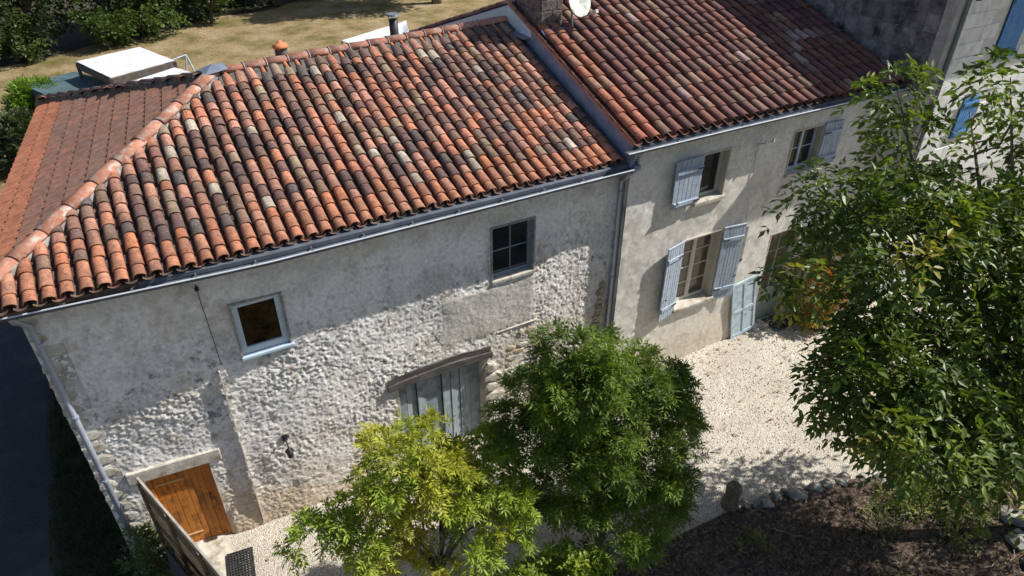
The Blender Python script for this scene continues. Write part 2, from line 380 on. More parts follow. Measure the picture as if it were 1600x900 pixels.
def window(parent, x0, x1, z0, z1, y, depth, nx, nz, fm, gm, rm, fw=.05, bars=.02, rz=0, mullion=0, sill=None):
    """recessed window: window > frame, glazing bars, panes"""
    M = Matrix.Translation(((x0 + x1) / 2, y, 0)) @ Matrix.Rotation(rz, 4, 'Z')
    W = (x1 - x0) / 2
    fr = MB(); yy = depth
    fr.box(-W, -W + fw, yy - .05, yy, z0, z1, M).box(W - fw, W, yy - .05, yy, z0, z1, M).box(-W + fw, W - fw, yy - .05, yy, z1 - fw, z1, M).box(-W + fw, W - fw, yy - .05, yy, z0, z0 + fw * 1.3, M)
    root = fr.build('window', fm, parent)
    ix0, ix1, iz0, iz1 = -W + fw, W - fw, z0 + fw * 1.3, z1 - fw
    if mullion: MB().box(-mullion / 2, mullion / 2, yy - .06, yy - .004, iz0, iz1, M).build('mullion', fm, root)
    segs = [(ix0, ix1)] if not mullion else [(ix0, -mullion / 2), (mullion / 2, ix1)]
    for a, c in segs:
        nn = nx
        for i in range(nn):
            for j in range(nz):
                xa = a + (c - a) * i / nn; xb = a + (c - a) * (i + 1) / nn; za = iz0 + (iz1 - iz0) * j / nz; zb = iz0 + (iz1 - iz0) * (j + 1) / nz
                MB().box(xa + bars / 2, xb - bars / 2, yy - .025, yy - .015, za + bars / 2, zb - bars / 2, M).build('pane', gm, root)
        for i in range(1, nn): MB().box(a + (c - a) * i / nn - bars / 2, a + (c - a) * i / nn + bars / 2, yy - .04, yy - .006, iz0, iz1, M).build('glazing_bar', fm, root)
        for j in range(1, nz): MB().box(a, c, yy - .038, yy - .008, iz0 + (iz1 - iz0) * j / nz - bars / 2, iz0 + (iz1 - iz0) * j / nz + bars / 2, M).build('glazing_bar', fm, root)
    MB().box(-W, W, yy + .002, yy + .02, z0, z1, M).build('dark_room', DARK, root)
    b = MB(); t = .03
    b.box(-W - t, -W, -.004, yy + .02, z0 - t, z1 + t, M).box(W, W + t, -.004, yy + .02, z0 - t, z1 + t, M).box(-W, W, -.004, yy + .02, z1, z1 + t, M).box(-W, W, -.004, yy + .02, z0 - t, z0, M)
    b.build('reveal', rm, root)
    if sill: MB().box(-W - .03, W + .06, -sill[0], yy - .05, z0 - sill[1], z0 + .004, M).build('sill', sill[2], root, .008)
    return root
def shutter(parent, hx, y, z0, z1, wdt, ang, side, n, mt, z_bars, proud=.03):
    """board shutter > slat ..., batten ...; hinge at hx, side -1 opens to the left"""
    M = Matrix.Translation((hx, y, 0)) @ Matrix.Rotation(-side * ang, 4, 'Z')
    root = bpy.data.objects.new('shutter', None); COL.objects.link(root); root.parent = parent; root.matrix_local = M
    sw = wdt / n
    for i in range(n):
        a = i * sw + .003; b = (i + 1) * sw - .003; a, b = (a, b) if side > 0 else (-b, -a)
        MB().box(a, b, -.014 - random.uniform(0, .004), .012, z0 + random.uniform(0, .012), z1).build('slat', mt, root, .003)
    for zb in z_bars:
        a, b = (.02, wdt - .02) if side > 0 else (-wdt + .02, -.02)
        MB().box(a, b, -.014 - proud, -.016, zb - .04, zb + .04).build('batten', mt, root, .004)
        MB().box(min(0, side * .16), max(0, side * .16), -.016 - proud - .005, -.015 - proud, zb - .012, zb + .012).build('hinge_strap', BLACK, root)
    a, b = (0, wdt) if side > 0 else (-wdt, 0)
    MB().box(a, b, -.022, .016, z1, z1 + .02).build('top_cap', mt, root)
    MB().tube([(side * (wdt - .1), -.03, (z0 + z1) / 2 - .35), (side * (wdt - .1), -.07, (z0 + z1) / 2 - .33), (side * (wdt - .06), -.07, (z0 + z1) / 2 - .3)], .012).build('latch', BLACK, root)
    return root

# ================================================================= THE BARN
barn = thing('barn', 'long whitewashed rubble barn with mottled orange and black clay tile roof, plank door and gate', 'barn')
BH = [(-6.78, -6.09, 3.26, 4.18), (-2.61, -1.81, 3.27, 4.30), (-8.62, -7.69, -.8, 1.36), (-4.50, -2.82, -.8, 1.62)]
RY = lambda x: 3.58 + .067 * (x + 5.89)
def barn_amp(X, Z):
    stone = fbm(X * 5.5, Z * 6.5, 1, 4); pk = fbm(X * 16, Z * 15, 3, 3); big = fbm(X * 1.1, Z * 1.1, 5, 3); fine = fbm(X * 33 + 3, Z * 31, 4, 2)
    rough = sstep(4.4, 3.4, Z) * (1 - .25 * sstep(1.2, .2, Z)) * (.62 + .55 * sstep(.36, .6, fbm(X * .85 + 30, Z * 1.1 + 12, 6, 3)))
    cem = sstep(-3.65, -3.45, X) * sstep(-1.70, -1.85, X) * sstep(2.1, 2.25, Z) * sstep(3.2, 3.1, Z)
    cem = np.maximum(cem * sstep(-.1, .25, X * .0 + (Z - 2.1) - .12 * (-X - 1.8) + .3), 0)
    rough = rough * (1 - .85 * cem)
    pk2 = fbm(X * 24, Z * 21, 7, 3); h = (stone - .5) * .02 + (pk - .5) * .012 + (pk2 - .5) * .036 + (fine - .5) * .02
    h = rough * h + (1 - rough) * ((pk - .5) * .012) + (big - .5) * .05
    h = h + .012 * sstep(-.5, 0, Z) * 0 + .05 * sstep(.35, -.4, Z)
    # straight-cut edge of the cement patch
    return h + .015 * cem
def barn_col(X, Z, h):
    n1 = fbm(X * 1.6, Z * 1.6, 2); n2 = fbm(X * 9, Z * 7, 6, 4); n3 = fbm(X * 22, Z * 20, 3, 3)
    W_ = np.array([.84, .83, .81]); G_ = np.array([.42, .41, .40]); D_ = np.array([.13, .13, .14]); T_ = np.array([.47, .37, .26])
    pit = sstep(.004, -.02, h - (fbm(X * 1.1, Z * 1.1, 5, 3) - .5) * .05)[..., None]
    C = W_ * (1 - .35 * sstep(.45, .75, n1)[..., None]) + G_ * .35 * sstep(.45, .75, n1)[..., None]
    C = C * (1 - .6 * pit) + G_ * .6 * pit * (.6 + .4 * n3[..., None])
    ws = (sstep(.5, .75, fbm(X * 2.6 + 9, Z * 2.2, 0, 4)) * .4)[..., None]; C = C * (1 - ws) + np.array([.55, .47, .36]) * ws
    dark = (sstep(.52, .72, n2) * sstep(.42, .62, n3) * (.35 + .65 * sstep(3.9, 3.2, Z) * sstep(1.2, 2.4, Z)))[..., None]
    C = C * (1 - .75 * dark) + D_ * .75 * dark
    warm = (sstep(.9, -.3, Z + (n1 - .5) * 1.4) * .8)[..., None]
    C = C * (1 - warm) + T_ * warm * (.7 + .6 * n2[..., None])
    exp = (sstep(-3.2, -2.4, X) * sstep(2.15, 1.9, Z - (n1 - .5) * .5) * .6)[..., None]      # bared stonework at the right
    C = C * (1 - exp) + np.array([.56, .51, .43]) * exp * (.6 + .75 * n2[..., None])
    cem = (sstep(-3.65, -3.45, X) * sstep(-1.70, -1.85, X) * sstep(2.1, 2.2, Z) * sstep(3.2, 3.1, Z))[..., None]
    C = C * (1 - .7 * cem) + np.array([.46, .45, .42]) * .7 * cem
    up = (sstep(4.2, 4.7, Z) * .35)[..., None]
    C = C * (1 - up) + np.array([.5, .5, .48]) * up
    C = C * np.array([1.03, 1.0, .965])
    return C
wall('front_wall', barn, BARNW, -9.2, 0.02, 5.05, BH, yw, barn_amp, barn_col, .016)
# west wall, back wall and inner wall tops
FWc = Vector((-9.2, float(yw(-9.2)), 0)); FBc = Vector((-8.35, 7.7, 0))
def slabwall(name, a, b, z0, z1, th, mt, parent, topf=None):
    a = Vector(a[:2] + (0,)) if isinstance(a, tuple) else a; b = Vector(b[:2] + (0,)) if isinstance(b, tuple) else b
    d = (b - a).normalized(); n = Vector((-d.y, d.x, 0)) * th
    V = [a, b, b + n, a + n]; V = [(v.x, v.y, z0) for v in V] + [(v.x, v.y, z1) for v in V]
    return mesh(name, V, [(3, 2, 1, 0), (4, 5, 6, 7), (0, 1, 5, 4), (1, 2, 6, 5), (2, 3, 7, 6), (3, 0, 4, 7)], mt, parent)
RENDP = simple('side_render', (.42, .40, .37), (.58, .56, .52), 5, .95, .02, 18, c3=(.28, .26, .23), s3=3)
slabwall('west_wall', (FBc.x, FBc.y), (FWc.x, FWc.y + .01), -.8, 5.0, .35, RENDP, barn)
slabwall('back_wall', (0, 7.75), (FBc.x + .02, 7.75), -.8, 5.0, .35, RENDP, barn)
# roof planes
SL = .33; EY = -.21; EZ = 5.05
rz_ = lambda y: EZ + SL * (y - EY)
A = Vector((-5.89, 3.58, rz_(3.58))); Fc = Vector((-9.72, EY, EZ)); Bc = Vector((-8.8, 8.05, 4.98)); RR = Vector((-.15, RY(-.15), rz_(RY(-.15)))); BR = Vector((-.15, 8.05, 4.98)); FR = Vector((-.15, EY, EZ))
TILEDECK = simple('under_tile_bed', (.05, .035, .03), (.12, .08, .06), 8, .95)
dk = Vector((0, 0, -.012))
roof = mesh('roof', [A + dk, Fc + dk, FR + dk, RR + dk, Bc + dk, BR + dk, A + dk * 8, Fc + dk * 8, FR + dk * 8, RR + dk * 8, Bc + dk * 8, BR + dk * 8],
            [(0, 1, 2, 3), (0, 4, 1), (0, 3, 5, 4), (9, 8, 7, 6), (7, 10, 6), (10, 11, 9, 6), (1, 7, 8, 2), (4, 10, 7, 1), (5, 11, 10, 4)], TILEDECK, barn)
hipx = lambda y: Fc.x + (A.x - Fc.x) * (y - Fc.y) / (A.y - Fc.y)
P_ = .2
xs = [-.32 - P_ * i for i in range(47)]
def bcol(row, x, y):
    if row < 2: return pick([((.47, .19, .105), 5), ((.45, .205, .13), 4), ((.39, .16, .09), 2), ((.5, .42, .28), .15)], .1)
    if row == 2 and random.random() < .3: return pick([((.48, .17, .08), 1)])
    return pick(PAL)
keepf = lambda x, y: x > hipx(y) + .07 if y < A.y else True
lay_roof(barn, roof, xs, lambda x: RY(x) - .30, SL, EY - .03, EZ, P_, .086, .072, (.19, .29), bcol, TO, TA, keep=keepf)
channels('channel_tiles', roof, [x + P_ / 2 for x in xs], lambda x: RY(x), SL, EY - .06, EZ - .02, .085, TA, keep=lambda x, y: x > hipx(y) + .02 if y < A.y else True)
# back slope, joined tiles
bs = (A.z - 4.98) / (8.05 - A.y)
def back_slope(name, roof, xs, ytop, ybot, zbot, slope, pitch, r, pal, ma, keep):
    V0, F0 = arc_tile(.48, r, r * .85, k=4); Vs = []; Fs = []; Cs = []; k = 0; F0 = np.array(F0)
    for x in xs:
        y = ybot
        while y > ytop + .1:
            if keep(x, y):
                M = Matrix.Translation((x, y, zbot + slope * (ybot - y) + .03)) @ Matrix.Rotation(math.pi, 4, 'Z') @ roof_basis(slope)
                A_ = np.array(M); v = V0 @ A_[:3, :3].T + A_[:3, 3]; Vs.append(v); Fs.append(F0 + k); k += len(v); Cs.append(np.tile(pick(pal), (len(v), 1)))
            y -= .36
    o = npmesh(name, np.concatenate(Vs), np.concatenate(Fs), ma, roof, False, np.concatenate(Cs)); o['kind'] = 'stuff'
back_slope('back_slope_tiles', roof, xs, 3.9, 8.05, 4.98, bs, P_, .095, PAL, TA, lambda x, y: x > -8.75 + (8.05 - y) * (A.x + 8.8) / (8.05 - A.y))
# ridge: mortar bed, ends of the top tiles, smooth pink caps
PINK = simple('ridge_clay', (.34, .145, .095), (.44, .20, .14), 6, .8, .004, 40, c3=(.42, .33, .27), s3=11)
HIPC = simple('hip_clay', (.36, .15, .09), (.47, .22, .15), 7, .8, .004, 40, c3=(.5, .42, .36), s3=9)
b = MB()
for i in range(29):
    x0 = -5.85 + i * .2; x1 = x0 + .17
    yy = RY((x0 + x1) / 2); zz = rz_(yy)
    dd = random.uniform(-.01, .012)
    b.add([(x0, yy - .38 + dd, zz - .14), (x1, yy - .38 + dd, zz - .14), (x1, yy - .38 + dd, zz - .05), (x0, yy - .38 + dd, zz - .05), (x0, yy + .05, zz + .075), (x1, yy + .05, zz + .075), (x0, yy + .05, zz - .02), (x1, yy + .05, zz - .02)], [(0, 1, 2, 3), (3, 2, 5, 4), (0, 3, 4, 6), (2, 1, 7, 5)])
b.build('ridge_mortar', DKMORTAR, roof)
me = tile_mesh('ridge_sliver', .38, .055, .03, mt=TO)
for i in range(28):
    x = xs[0] - P_ * i; yy = RY(x) - .40
    inst('ridge_sliver', me, roof, Matrix.Translation((x, yy, rz_(yy) + .052)) @ roof_basis(SL * 1.1), (.46, .16, .08))
def cap_mesh(name, ln, r0, r1, mt): return tile_mesh(name, ln, r0, r1, mt=mt, k=8, lift=.012)
cm = cap_mesh('ridge_cap', .44, .115, .105, PINK)
Ld = (RR - A); nr = int(Ld.length / .40); 
dirv = Ld.normalized()
WHM = simple('white_mortar', (.5, .48, .45), (.62, .6, .57), 9, .9)
for i in range(nr + 1):
    p = A + dirv * (.12 + i * (Ld.length - .1) / (nr + 1)) + Vector((0, .03, .045))
    R3 = dirv.to_track_quat('Y', 'Z').to_matrix().to_4x4()
    inst('ridge_cap', cm, roof, Matrix.Translation(p) @ R3)
    if i: 
        j = MB(); jm = Matrix.Translation(p) @ R3
        pts = [jm @ Vector((.118 * math.cos(t), 0, .118 * math.sin(t) * .82 + .012)) for t in np.linspace(0, math.pi, 7)]
        j.tube(pts, .007, 4).build('joint', WHM, roof)
# hip caps
def hip(a, c, r, n, mt, up, mort, name='hip_cap'):
    d = (a - c); u = d.normalized(); R3 = u.to_track_quat('Y', 'Z').to_matrix().to_4x4(); ln = d.length / n
    me = cap_mesh(name, ln + .06, r, r * .86, mt)
    for i in range(n):
        inst(name, me, roof, Matrix.Translation(c + u * i * ln + Vector((0, 0, up))) @ R3 @ Matrix.Rotation(random.gauss(0, .03), 4, 'Y') @ Matrix.Rotation(random.gauss(0, .02), 4, 'Z'))
    V = []; F = []; side = u.cross(Vector((0, 0, 1))).normalized(); k = 0; n2 = 60
    for i in range(n2 + 1):
        p = c + d * i / n2; j1 = random.uniform(.13, .17); 
        V += [p + side * j1 + Vector((0, 0, -.05)), p + side * .10 + Vector((0, 0, up + .03 + random.uniform(-.01, .01))), p - side * .10 + Vector((0, 0, up + .03)), p - side * j1 + Vector((0, 0, -.05))]
    for i in range(n2):
        for j in range(3): F.append((i * 4 + j, i * 4 + j + 1, i * 4 + 5 + j, i * 4 + 4 + j))
    mesh('hip_mortar', V, F, mort, roof)
hip(A + Vector((0, 0, .0)), Fc + Vector((.0, 0, 0)), .125, 11, HIPC, .06, MORTAR)
hip(A, Bc, .095, 14, simple('dark_cap', (.10, .06, .055), (.2, .12, .10), 7, .9, .01, 20), .05, DKMORTAR, 'hip_cap')
MB().add([A + Vector((-.16, -.2, .10)), A + Vector((.22, -.14, .14)), A + Vector((.2, .16, .16)), A + Vector((-.2, .14, .12)), A + Vector((0, 0, .21))], [(0, 1, 4), (1, 2, 4), (2, 3, 4), (3, 0, 4)]).build('ridge_saddle', ZINC, roof)
# west slope: interlocking flat tiles
u = (Fc - Bc); Lw = u.length; u.normalize(); foot = Bc + u * ((A - Bc).dot(u)); v = (A - foot); Hs = v.length; v.normalize(); nrm = u.cross(v); 
if nrm.z < 0: nrm = -nrm
NC = 12; ch = Hs / NC; tw = .235
def flat_mesh(mt):
    b = MB(); t = .022
    b.add([(0, -.02, .0), (tw - .004, -.02, .0), (tw - .004, ch, -.018), (0, ch, -.018), (0, -.02, t), (tw - .004, -.02, t), (tw - .004, ch, 0), (0, ch, 0)], [(0, 3, 2, 1), (4, 5, 6, 7), (0, 1, 5, 4), (1, 2, 6, 5), (2, 3, 7, 6), (3, 0, 4, 7)])
    for x0, wd, hh in ((.0, .045, .014), (.115, .02, .004)):
        b.add([(x0, -.022, t), (x0 + wd, -.022, t), (x0 + wd * .75, -.022, t + hh), (x0 + wd * .25, -.022, t + hh), (x0, ch * .86, .003), (x0 + wd, ch * .86, .003), (x0 + wd * .75, ch * .84, .003 + hh), (x0 + wd * .25, ch * .84, .003 + hh)], [(0, 1, 2, 3), (1, 5, 6, 2), (2, 6, 7, 3), (3, 7, 4, 0), (5, 4, 7, 6)])
    me = bpy.data.meshes.new('flat_tile'); me.from_pydata([tuple(q) for q in b.V], [], b.F); me.update(); me.materials.append(mt); return me
FT = tilemat('flat_clay_tile', True, .22); ft = flat_mesh(FT)
Rw = Matrix(((-u.x, v.x, nrm.x, 0), (-u.y, v.y, nrm.y, 0), (-u.z, v.z, nrm.z, 0), (0, 0, 0, 1)))
if Rw.to_3x3().determinant() < 0: Rw = Matrix(((u.x, v.x, nrm.x, 0), (u.y, v.y, nrm.y, 0), (u.z, v.z, nrm.z, 0), (0, 0, 0, 1)))
wt = []
ud = Vector((Rw[0][0], Rw[1][0], Rw[2][0])); org = Bc if ud.dot(Fc - Bc) > 0 else Fc
for r_ in range(NC):
    fr = (r_ + .5) / NC; s_foot = (foot - org).dot(ud); lo = s_foot * fr + 0; hi = Lw + (s_foot - Lw) * fr
    s = lo + .05
    s = math.floor(s / tw) * tw + (0 if r_ % 2 else tw / 2)
    while s < hi - .04:
        if s + tw / 2 > lo + .02 and s + tw / 2 < hi - .02:
            wt.append((org + ud * s + v * (r_ * ch) + nrm * .012, r_))
        s += tw
wt.sort(key=lambda t: (t[0] - CP).length)
for p, r_ in wt[:300]:
    c = pick([((.38, .145, .08), 1)], .08) if r_ < 2 else pick([((.225, .118, .085), 4), ((.25, .122, .085), 2), ((.21, .12, .092), 2)], .07)
    inst('flat_tile', ft, roof, Matrix.Translation(p) @ Rw, c)
for p, r_ in wt[300:]: pass
print('flat tiles', len(wt))
# verge with zinc flashing up against the house wall is part of the house (below)
# gutter
def gutter(name, parent, pts, r, mt, lipm):
    V = []; F = []; k = 8
    for p in pts:
        for rr in (r, r - .008):
            for j in range(k + 1):
                t = math.pi + math.pi * j / k; V.append((p[0], p[1] - rr * math.cos(t) * -1, p[2] + rr * math.sin(t)))
    n = k + 1
    for i in range(len(pts) - 1):
        for j in range(k):
            a = i * 2 * n + j; F.append((a, a + 1, a + 2 * n + 1, a + 2 * n)); F.append((a + n + 1, a + n, a + 3 * n, a + 3 * n + 1))
    for i in (0, len(pts) - 1):
        F.append(tuple(i * 2 * n + j for j in range(n)))
    o = mesh(name, V, F, mt, parent)
    MB().tube([(p[0], p[1] - r, p[2] + .004) for p in pts], .011, 6).build('gutter_lip', lipm, o)
    for i in range(int((pts[-1][0] - pts[0][0]) / .75)):
        x = pts[0][0] + .4 + i * .75; y = np.interp(x, [p[0] for p in pts], [p[1] for p in pts]); z = np.interp(x, [p[0] for p in pts], [p[2] for p in pts])
        MB().box(x - .012, x + .012, y - r - .002, y + r, z + .008, z + .014).build('gutter_strap', mt, o)
    return o
gp = [(x, -.375, 4.985) for x in np.linspace(-9.75, -6.2, 8)] + [(x, -.375, 4.985) for x in (-4, -2, -.13)]
gp = [(x, -.375 + (.9 * float(yw(x)) if x < -6.2 else 0), z) for x, y, z in gp]
for k_ in range(len(gp) - 1):
    a_ = Vector((gp[k_][0], gp[k_][1] + .05, 0)); c_ = Vector((gp[k_ + 1][0], gp[k_ + 1][1] + .05, 0)); mesh('eaves_board', [(a_.x, a_.y, 4.97), (c_.x, c_.y, 4.97), (c_.x, c_.y + .40, 4.97), (a_.x, a_.y + .40, 4.97), (a_.x, a_.y, 5.03), (c_.x, c_.y, 5.03), (c_.x, c_.y + .40, 5.09), (a_.x, a_.y + .40, 5.09)], [(3, 2, 1, 0), (4, 5, 6, 7), (0, 1, 5, 4)], ZINCD, roof)  # added board, blocks sun leaking behind the gutter; coloured as its shaded inside
gutter('gutter', barn, gp, .075, ZINCD, ZINCL)
dp = MB(); xw = -9.02; y_ = float(yw(xw))
dp.tube([(-9.22, -.06, 4.93), (-9.2, .0, 4.78), (-9.1, y_ - .1, 4.6), (-9.08, y_ - .1, 2.6), (-9.07, y_ - .1, -.45)], .042, 10)
do = dp.build('downpipe', PIPE, barn, 0, True)
for z in (4.3, 3.0, 1.7, .4): MB().tube([(-9.08, y_ - .1, z - .02), (-9.08, y_ - .1, z + .02)], .052, 10).build('pipe_clip', PIPE, do)
# windows, door, gate
rzl = math.atan(-.085)
w1 = window(barn, BH[0][0], BH[0][1], BH[0][2], BH[0][3], float(yw(-6.43)) - .02, .11, 1, 1, simple('white_blue_paint', (.46, .53, .58), (.56, .62, .66), 4, .6), simple('brown_glass', (.006, .004, .003), (.05, .026, .014), 6, .1, spec=.4), MORTAR, .085, sill=(.03, .05, BLUEW))  # brown reflection is put into the pane colour
w2 = window(barn, BH[1][0], BH[1][1], BH[1][2], BH[1][3], -.02, .16, 2, 2, simple('dull_blue_paint', (.16, .215, .26), (.22, .28, .32), 4, .6), GLASS, MORTAR, .06, .018, sill=(.02, .06, LIMES))
x0, x1, _, z1 = BH[2]; ym = float(yw((x0 + x1) / 2)); Md = Matrix.Translation(((x0 + x1) / 2, ym, 0)) @ Matrix.Rotation(rzl, 4, 'Z'); hw = (x1 - x0) / 2
door = bpy.data.objects.new('door', None); COL.objects.link(door); door.parent = barn; door.matrix_local = Md
n = 9; pw = (2 * hw - .12) / n
for i in range(n): MB().box(-hw + .06 + i * pw + .002, -hw + .06 + (i + 1) * pw - .002, .07 + random.uniform(0, .003), .1, -.5, z1 - .04).build('plank', ORW, door, .004)
MB().box(-hw, -hw + .06, .02, .11, -.5, z1).box(hw - .06, hw, .02, .11, -.5, z1).box(-hw + .06, hw - .06, .02, .11, z1 - .04, z1).build('frame', ORW, door)
for z in (1.12, -.2):
    MB().box(-hw + .08, hw - .42, .055, .068, z - .012, z + .012).build('hinge_strap', simple('pale_strap', (.45, .3, .12), (.6, .5, .3), 30, .7), door)
MB().tube([(hw - .13, .07, .62), (hw - .13, .03, .62), (hw - .13, .03, .48), (hw - .13, .07, .48)], .012).build('handle', BLACK, door)
MB().box(-hw, hw, .11, .4, -.8, z1 + .02).build('dark_room', DARK, door)
MB().box(-hw - .02, hw - .02, -1.15, .1, -.75, -.435).build('threshold_step', LIMES, door, .02)
dl = MB(); dl.box(-.68, .68, -.035, .12, z1 + .005, z1 + .25, Md); dl.build('door_lintel', LIMES, barn, .015)
gate = bpy.data.objects.new('gate', None); COL.objects.link(gate); gate.parent = barn
x0, x1, _, z1 = BH[3]; nb = 9; xx = x0 + .03; ws = [random.uniform(.13, .22) for _ in range(nb)]; sc = (x1 - x0 - .06) / sum(ws)
for i in range(nb):
    wd = ws[i] * sc; yo = random.uniform(.0, .05); a = random.uniform(-.16, .16)
    Mg = Matrix.Translation((xx + wd / 2, .10 + yo, 0)) @ Matrix.Rotation(a, 4, 'Z')
    MB().box(-wd / 2 + .003, wd / 2 - .003, -.012, .012, -.25, z1 - .04 - random.uniform(0, .05), Mg).build('plank', GATEP, gate, .003); xx += wd
MB().box(x0, x1, .2, .5, -.8, z1 + .02).build('dark_room', DARK, gate)
for a, b_ in ((x0 - .02, x0 + .02), (x1 - .02, x1 + .02)): MB().box(a - .01, b_, .0, .2, -.8, z1).build('jamb', LIMES, gate)
# old timber lintel: two split, slightly bowed beams
def beam(pts, hh, dep, mt, name):
    V = []; F = []
    for (x, y, z) in pts: V += [(x, y, z), (x, y + dep, z), (x, y + dep, z + hh), (x, y, z + hh)]
    for i in range(len(pts) - 1):
        for j in range(4): F.append((i * 4 + j, i * 4 + (j + 1) % 4, i * 4 + 4 + (j + 1) % 4, i * 4 + 4 + j))
    F += [(3, 2, 1, 0), tuple(len(V) - 4 + j for j in range(4))]
    return mesh(name, V, F, mt, barn)
LINW = simple('lintel_wood', (.05, .046, .042), (.135, .125, .115), 6, .95, .01, 26, sc=(.6, 3, 9))
bw = [0, .02, .05, .055, .06, .05, .02, 0]
beam([(-4.68 + 2.02 * i / 7, -.07 + .012 * math.sin(i * 2.3), 1.64 + bw[i] + .006 * math.sin(i * 3.1)) for i in range(8)], .13, .25, LINW, 'timber_lintel')
beam([(-4.66 + 1.98 * i / 7, -.035 + .01 * math.sin(i * 1.7), 1.785 + bw[i] * 1.1) for i in range(8)], .10, .2, LINW, 'timber_lintel')
MB().box(-2.55, -1.68, -.03, .06, 2.13, 2.15, Matrix.Rotation(.0, 4, 'Y')).build('stone_ledge', LIMES, barn, .01)
# squared jamb stones and rubble that the render has lost
def rock_mesh(name, sx, sy, sz, seed, mt, flat=1):
    rd = random.Random(seed); V = []; F = []; n = 8; rings = [(-.5, .55), (-.35, .92), (0, 1.0), (.35, .9), (.5, .5)]
    jit = [[rd.uniform(.84, 1.1) for _ in range(n)] for _ in rings]
    for ri, (h, r) in enumerate(rings):
        for j in range(n):
            t = 2 * math.pi * (j + .5) / n; q = (abs(math.cos(t)) ** 4 + abs(math.sin(t)) ** 4) ** -.25 if flat else 1
            V.append((sx / 2 * r * q * math.cos(t) * jit[ri][j], sy * h, sz / 2 * r * q * math.sin(t) * jit[ri][j]))
    for i in range(4):
        for j in range(n): F.append((i * n + j, i * n + (j + 1) % n, (i + 1) * n + (j + 1) % n, (i + 1) * n + j))
    F += [tuple(range(n - 1, -1, -1)), tuple(4 * n + j for j in range(n))]
    me = bpy.data.meshes.new(name); me.from_pydata(V, [], F); me.update(); me.materials.append(mt); return me
rocks = [rock_mesh('stone', 1, 1, 1, s, LIMES if s % 3 else SANDS) for s in range(9)]
def stone(parent, x, y, z, sx, sy, sz, rot=0, me=None):
    return inst('stone', me or random.choice(rocks), parent, Matrix.Translation((x, y, z)) @ Matrix.Rotation(rot, 4, 'Y') @ Matrix.Diagonal((sx, sy, sz, 1)))
z = 1.5
for i in range(7):
    hgt = random.uniform(.2, .28); wdt = (.42 if i % 2 else .28); stone(barn, x1 + wdt / 2 - .01, -.01, z - hgt / 2, wdt, .1, hgt, 0, rocks[1]); z -= hgt
z = 2.45
while z > -.2:                                    # rubble strip beside the house corner
    hgt = random.uniform(.07, .14); k = (2.6 - z) / 2.6
    x = -.20 - .08 * k
    while x > -.25 - .17 * k - .06:
        wdt = random.uniform(.09, .16); stone(barn, x - wdt / 2 + .03, .0, z, wdt, .09, hgt * .95, random.uniform(-.15, .15), rocks[random.choice((0, 3, 6, 1))]); x -= wdt
    z -= hgt
z = 2.02
while z > .3:                                     # coursed rubble right of the gate
    hgt = random.uniform(.10, .17); x = -2.36
    while x < -1.35:
        wdt = random.uniform(.13, .3)
        if random.random() < .72: stone(barn, x + wdt / 2, .022, z - hgt / 2, wdt * .97, .085, hgt * .94, random.uniform(-.06, .06))
        x += wdt
    z -= hgt
x = -5.6
for i in range(26):                               # stones showing through low on the wall
    x = random.uniform(-7.3, -4.8); z = random.uniform(-.2, .5); stone(barn, x, float(yw(x)) + .025, z, random.uniform(.12, .26), .08, random.uniform(.08, .14), random.uniform(-.1, .1))
for z in np.arange(4.6, -.3, -.26):               # corner stones of the west end
    wdt = random.choice((.26, .4)); stone(barn, -9.2 + wdt / 2 - .02, float(yw(-9.1)) + .02, z, wdt, .09, .24, 0, rocks[random.choice((1, 2, 4))])
# batten, insulator, vent pot, flue
MB().box(-7.165, -7.15, float(yw(-7.15)) - .075, float(yw(-7.15)) - .0, -.32, 3.12).build('wall_batten', simple('pale_batten', (.55, .52, .46), (.66, .63, .58), 5, .8), barn)
ib = MB(); yi = float(yw(-7.13)); ib.tube([(-7.13, yi, 4.62), (-7.13, yi - .12, 4.64)], .012); ib.lathe([(.0, 0), (.035, .005), (.02, .03), (.035, .04), (.02, .06), (0, .065)], (-7.13, yi - .12, 4.6), 8); ib.tube([(-7.13, yi - .1, 4.6), (-7.13, yi - .03, 4.45), (-7.1, yi - .03, 3.2)], .005, 4)
ib.build('insulator', BLACK, barn)
pb = MB(); pb.lathe([(.11, -.3), (.11, 0), (.10, .02)], (-4.64, 4.1, 6.46), 14); po = pb.build('vent_pot', DKMORTAR, barn, 0, True)
MB().lathe([(.10, .02), (.135, .03), (.14, .06), (.09, .10), (.045, .125), (.03, .15), (0, .155)], (-4.64, 4.1, 6.46), 16).build('clay_cap', simple('clay_cap', (.45, .15, .06), (.55, .2, .09), 8, .8), po, 0, True)
fb = MB(); fb.lathe([(.085, -.35), (.085, .50)], (-2.3, 4.65, 6.1), 16); fo = fb.build('flue_pipe', BLACK, barn, 0, True)
MB().lathe([(.0, .60), (.12, .60), (.135, .565), (.12, .56), (0, .56)][::-1], (-2.3, 4.65, 6.1), 16).build('flue_cap', simple('flue_cap', (.16, .17, .19), (.25, .26, .28), 8, .5, metal=.5), fo)
MB().lathe([(.095, -.2), (.095, -.12)], (-2.3, 4.65, 6.28), 16).build('flue_collar', BLACK, fo)
MB().tube([(-2.3 + .1, 4.65, 6.6), (-2.3 + .1, 4.65, 6.66)], .008, 4).tube([(-2.3 - .1, 4.65, 6.6), (-2.3 - .1, 4.65, 6.66)], .008, 4).build('cap_stay', BLACK, fo)

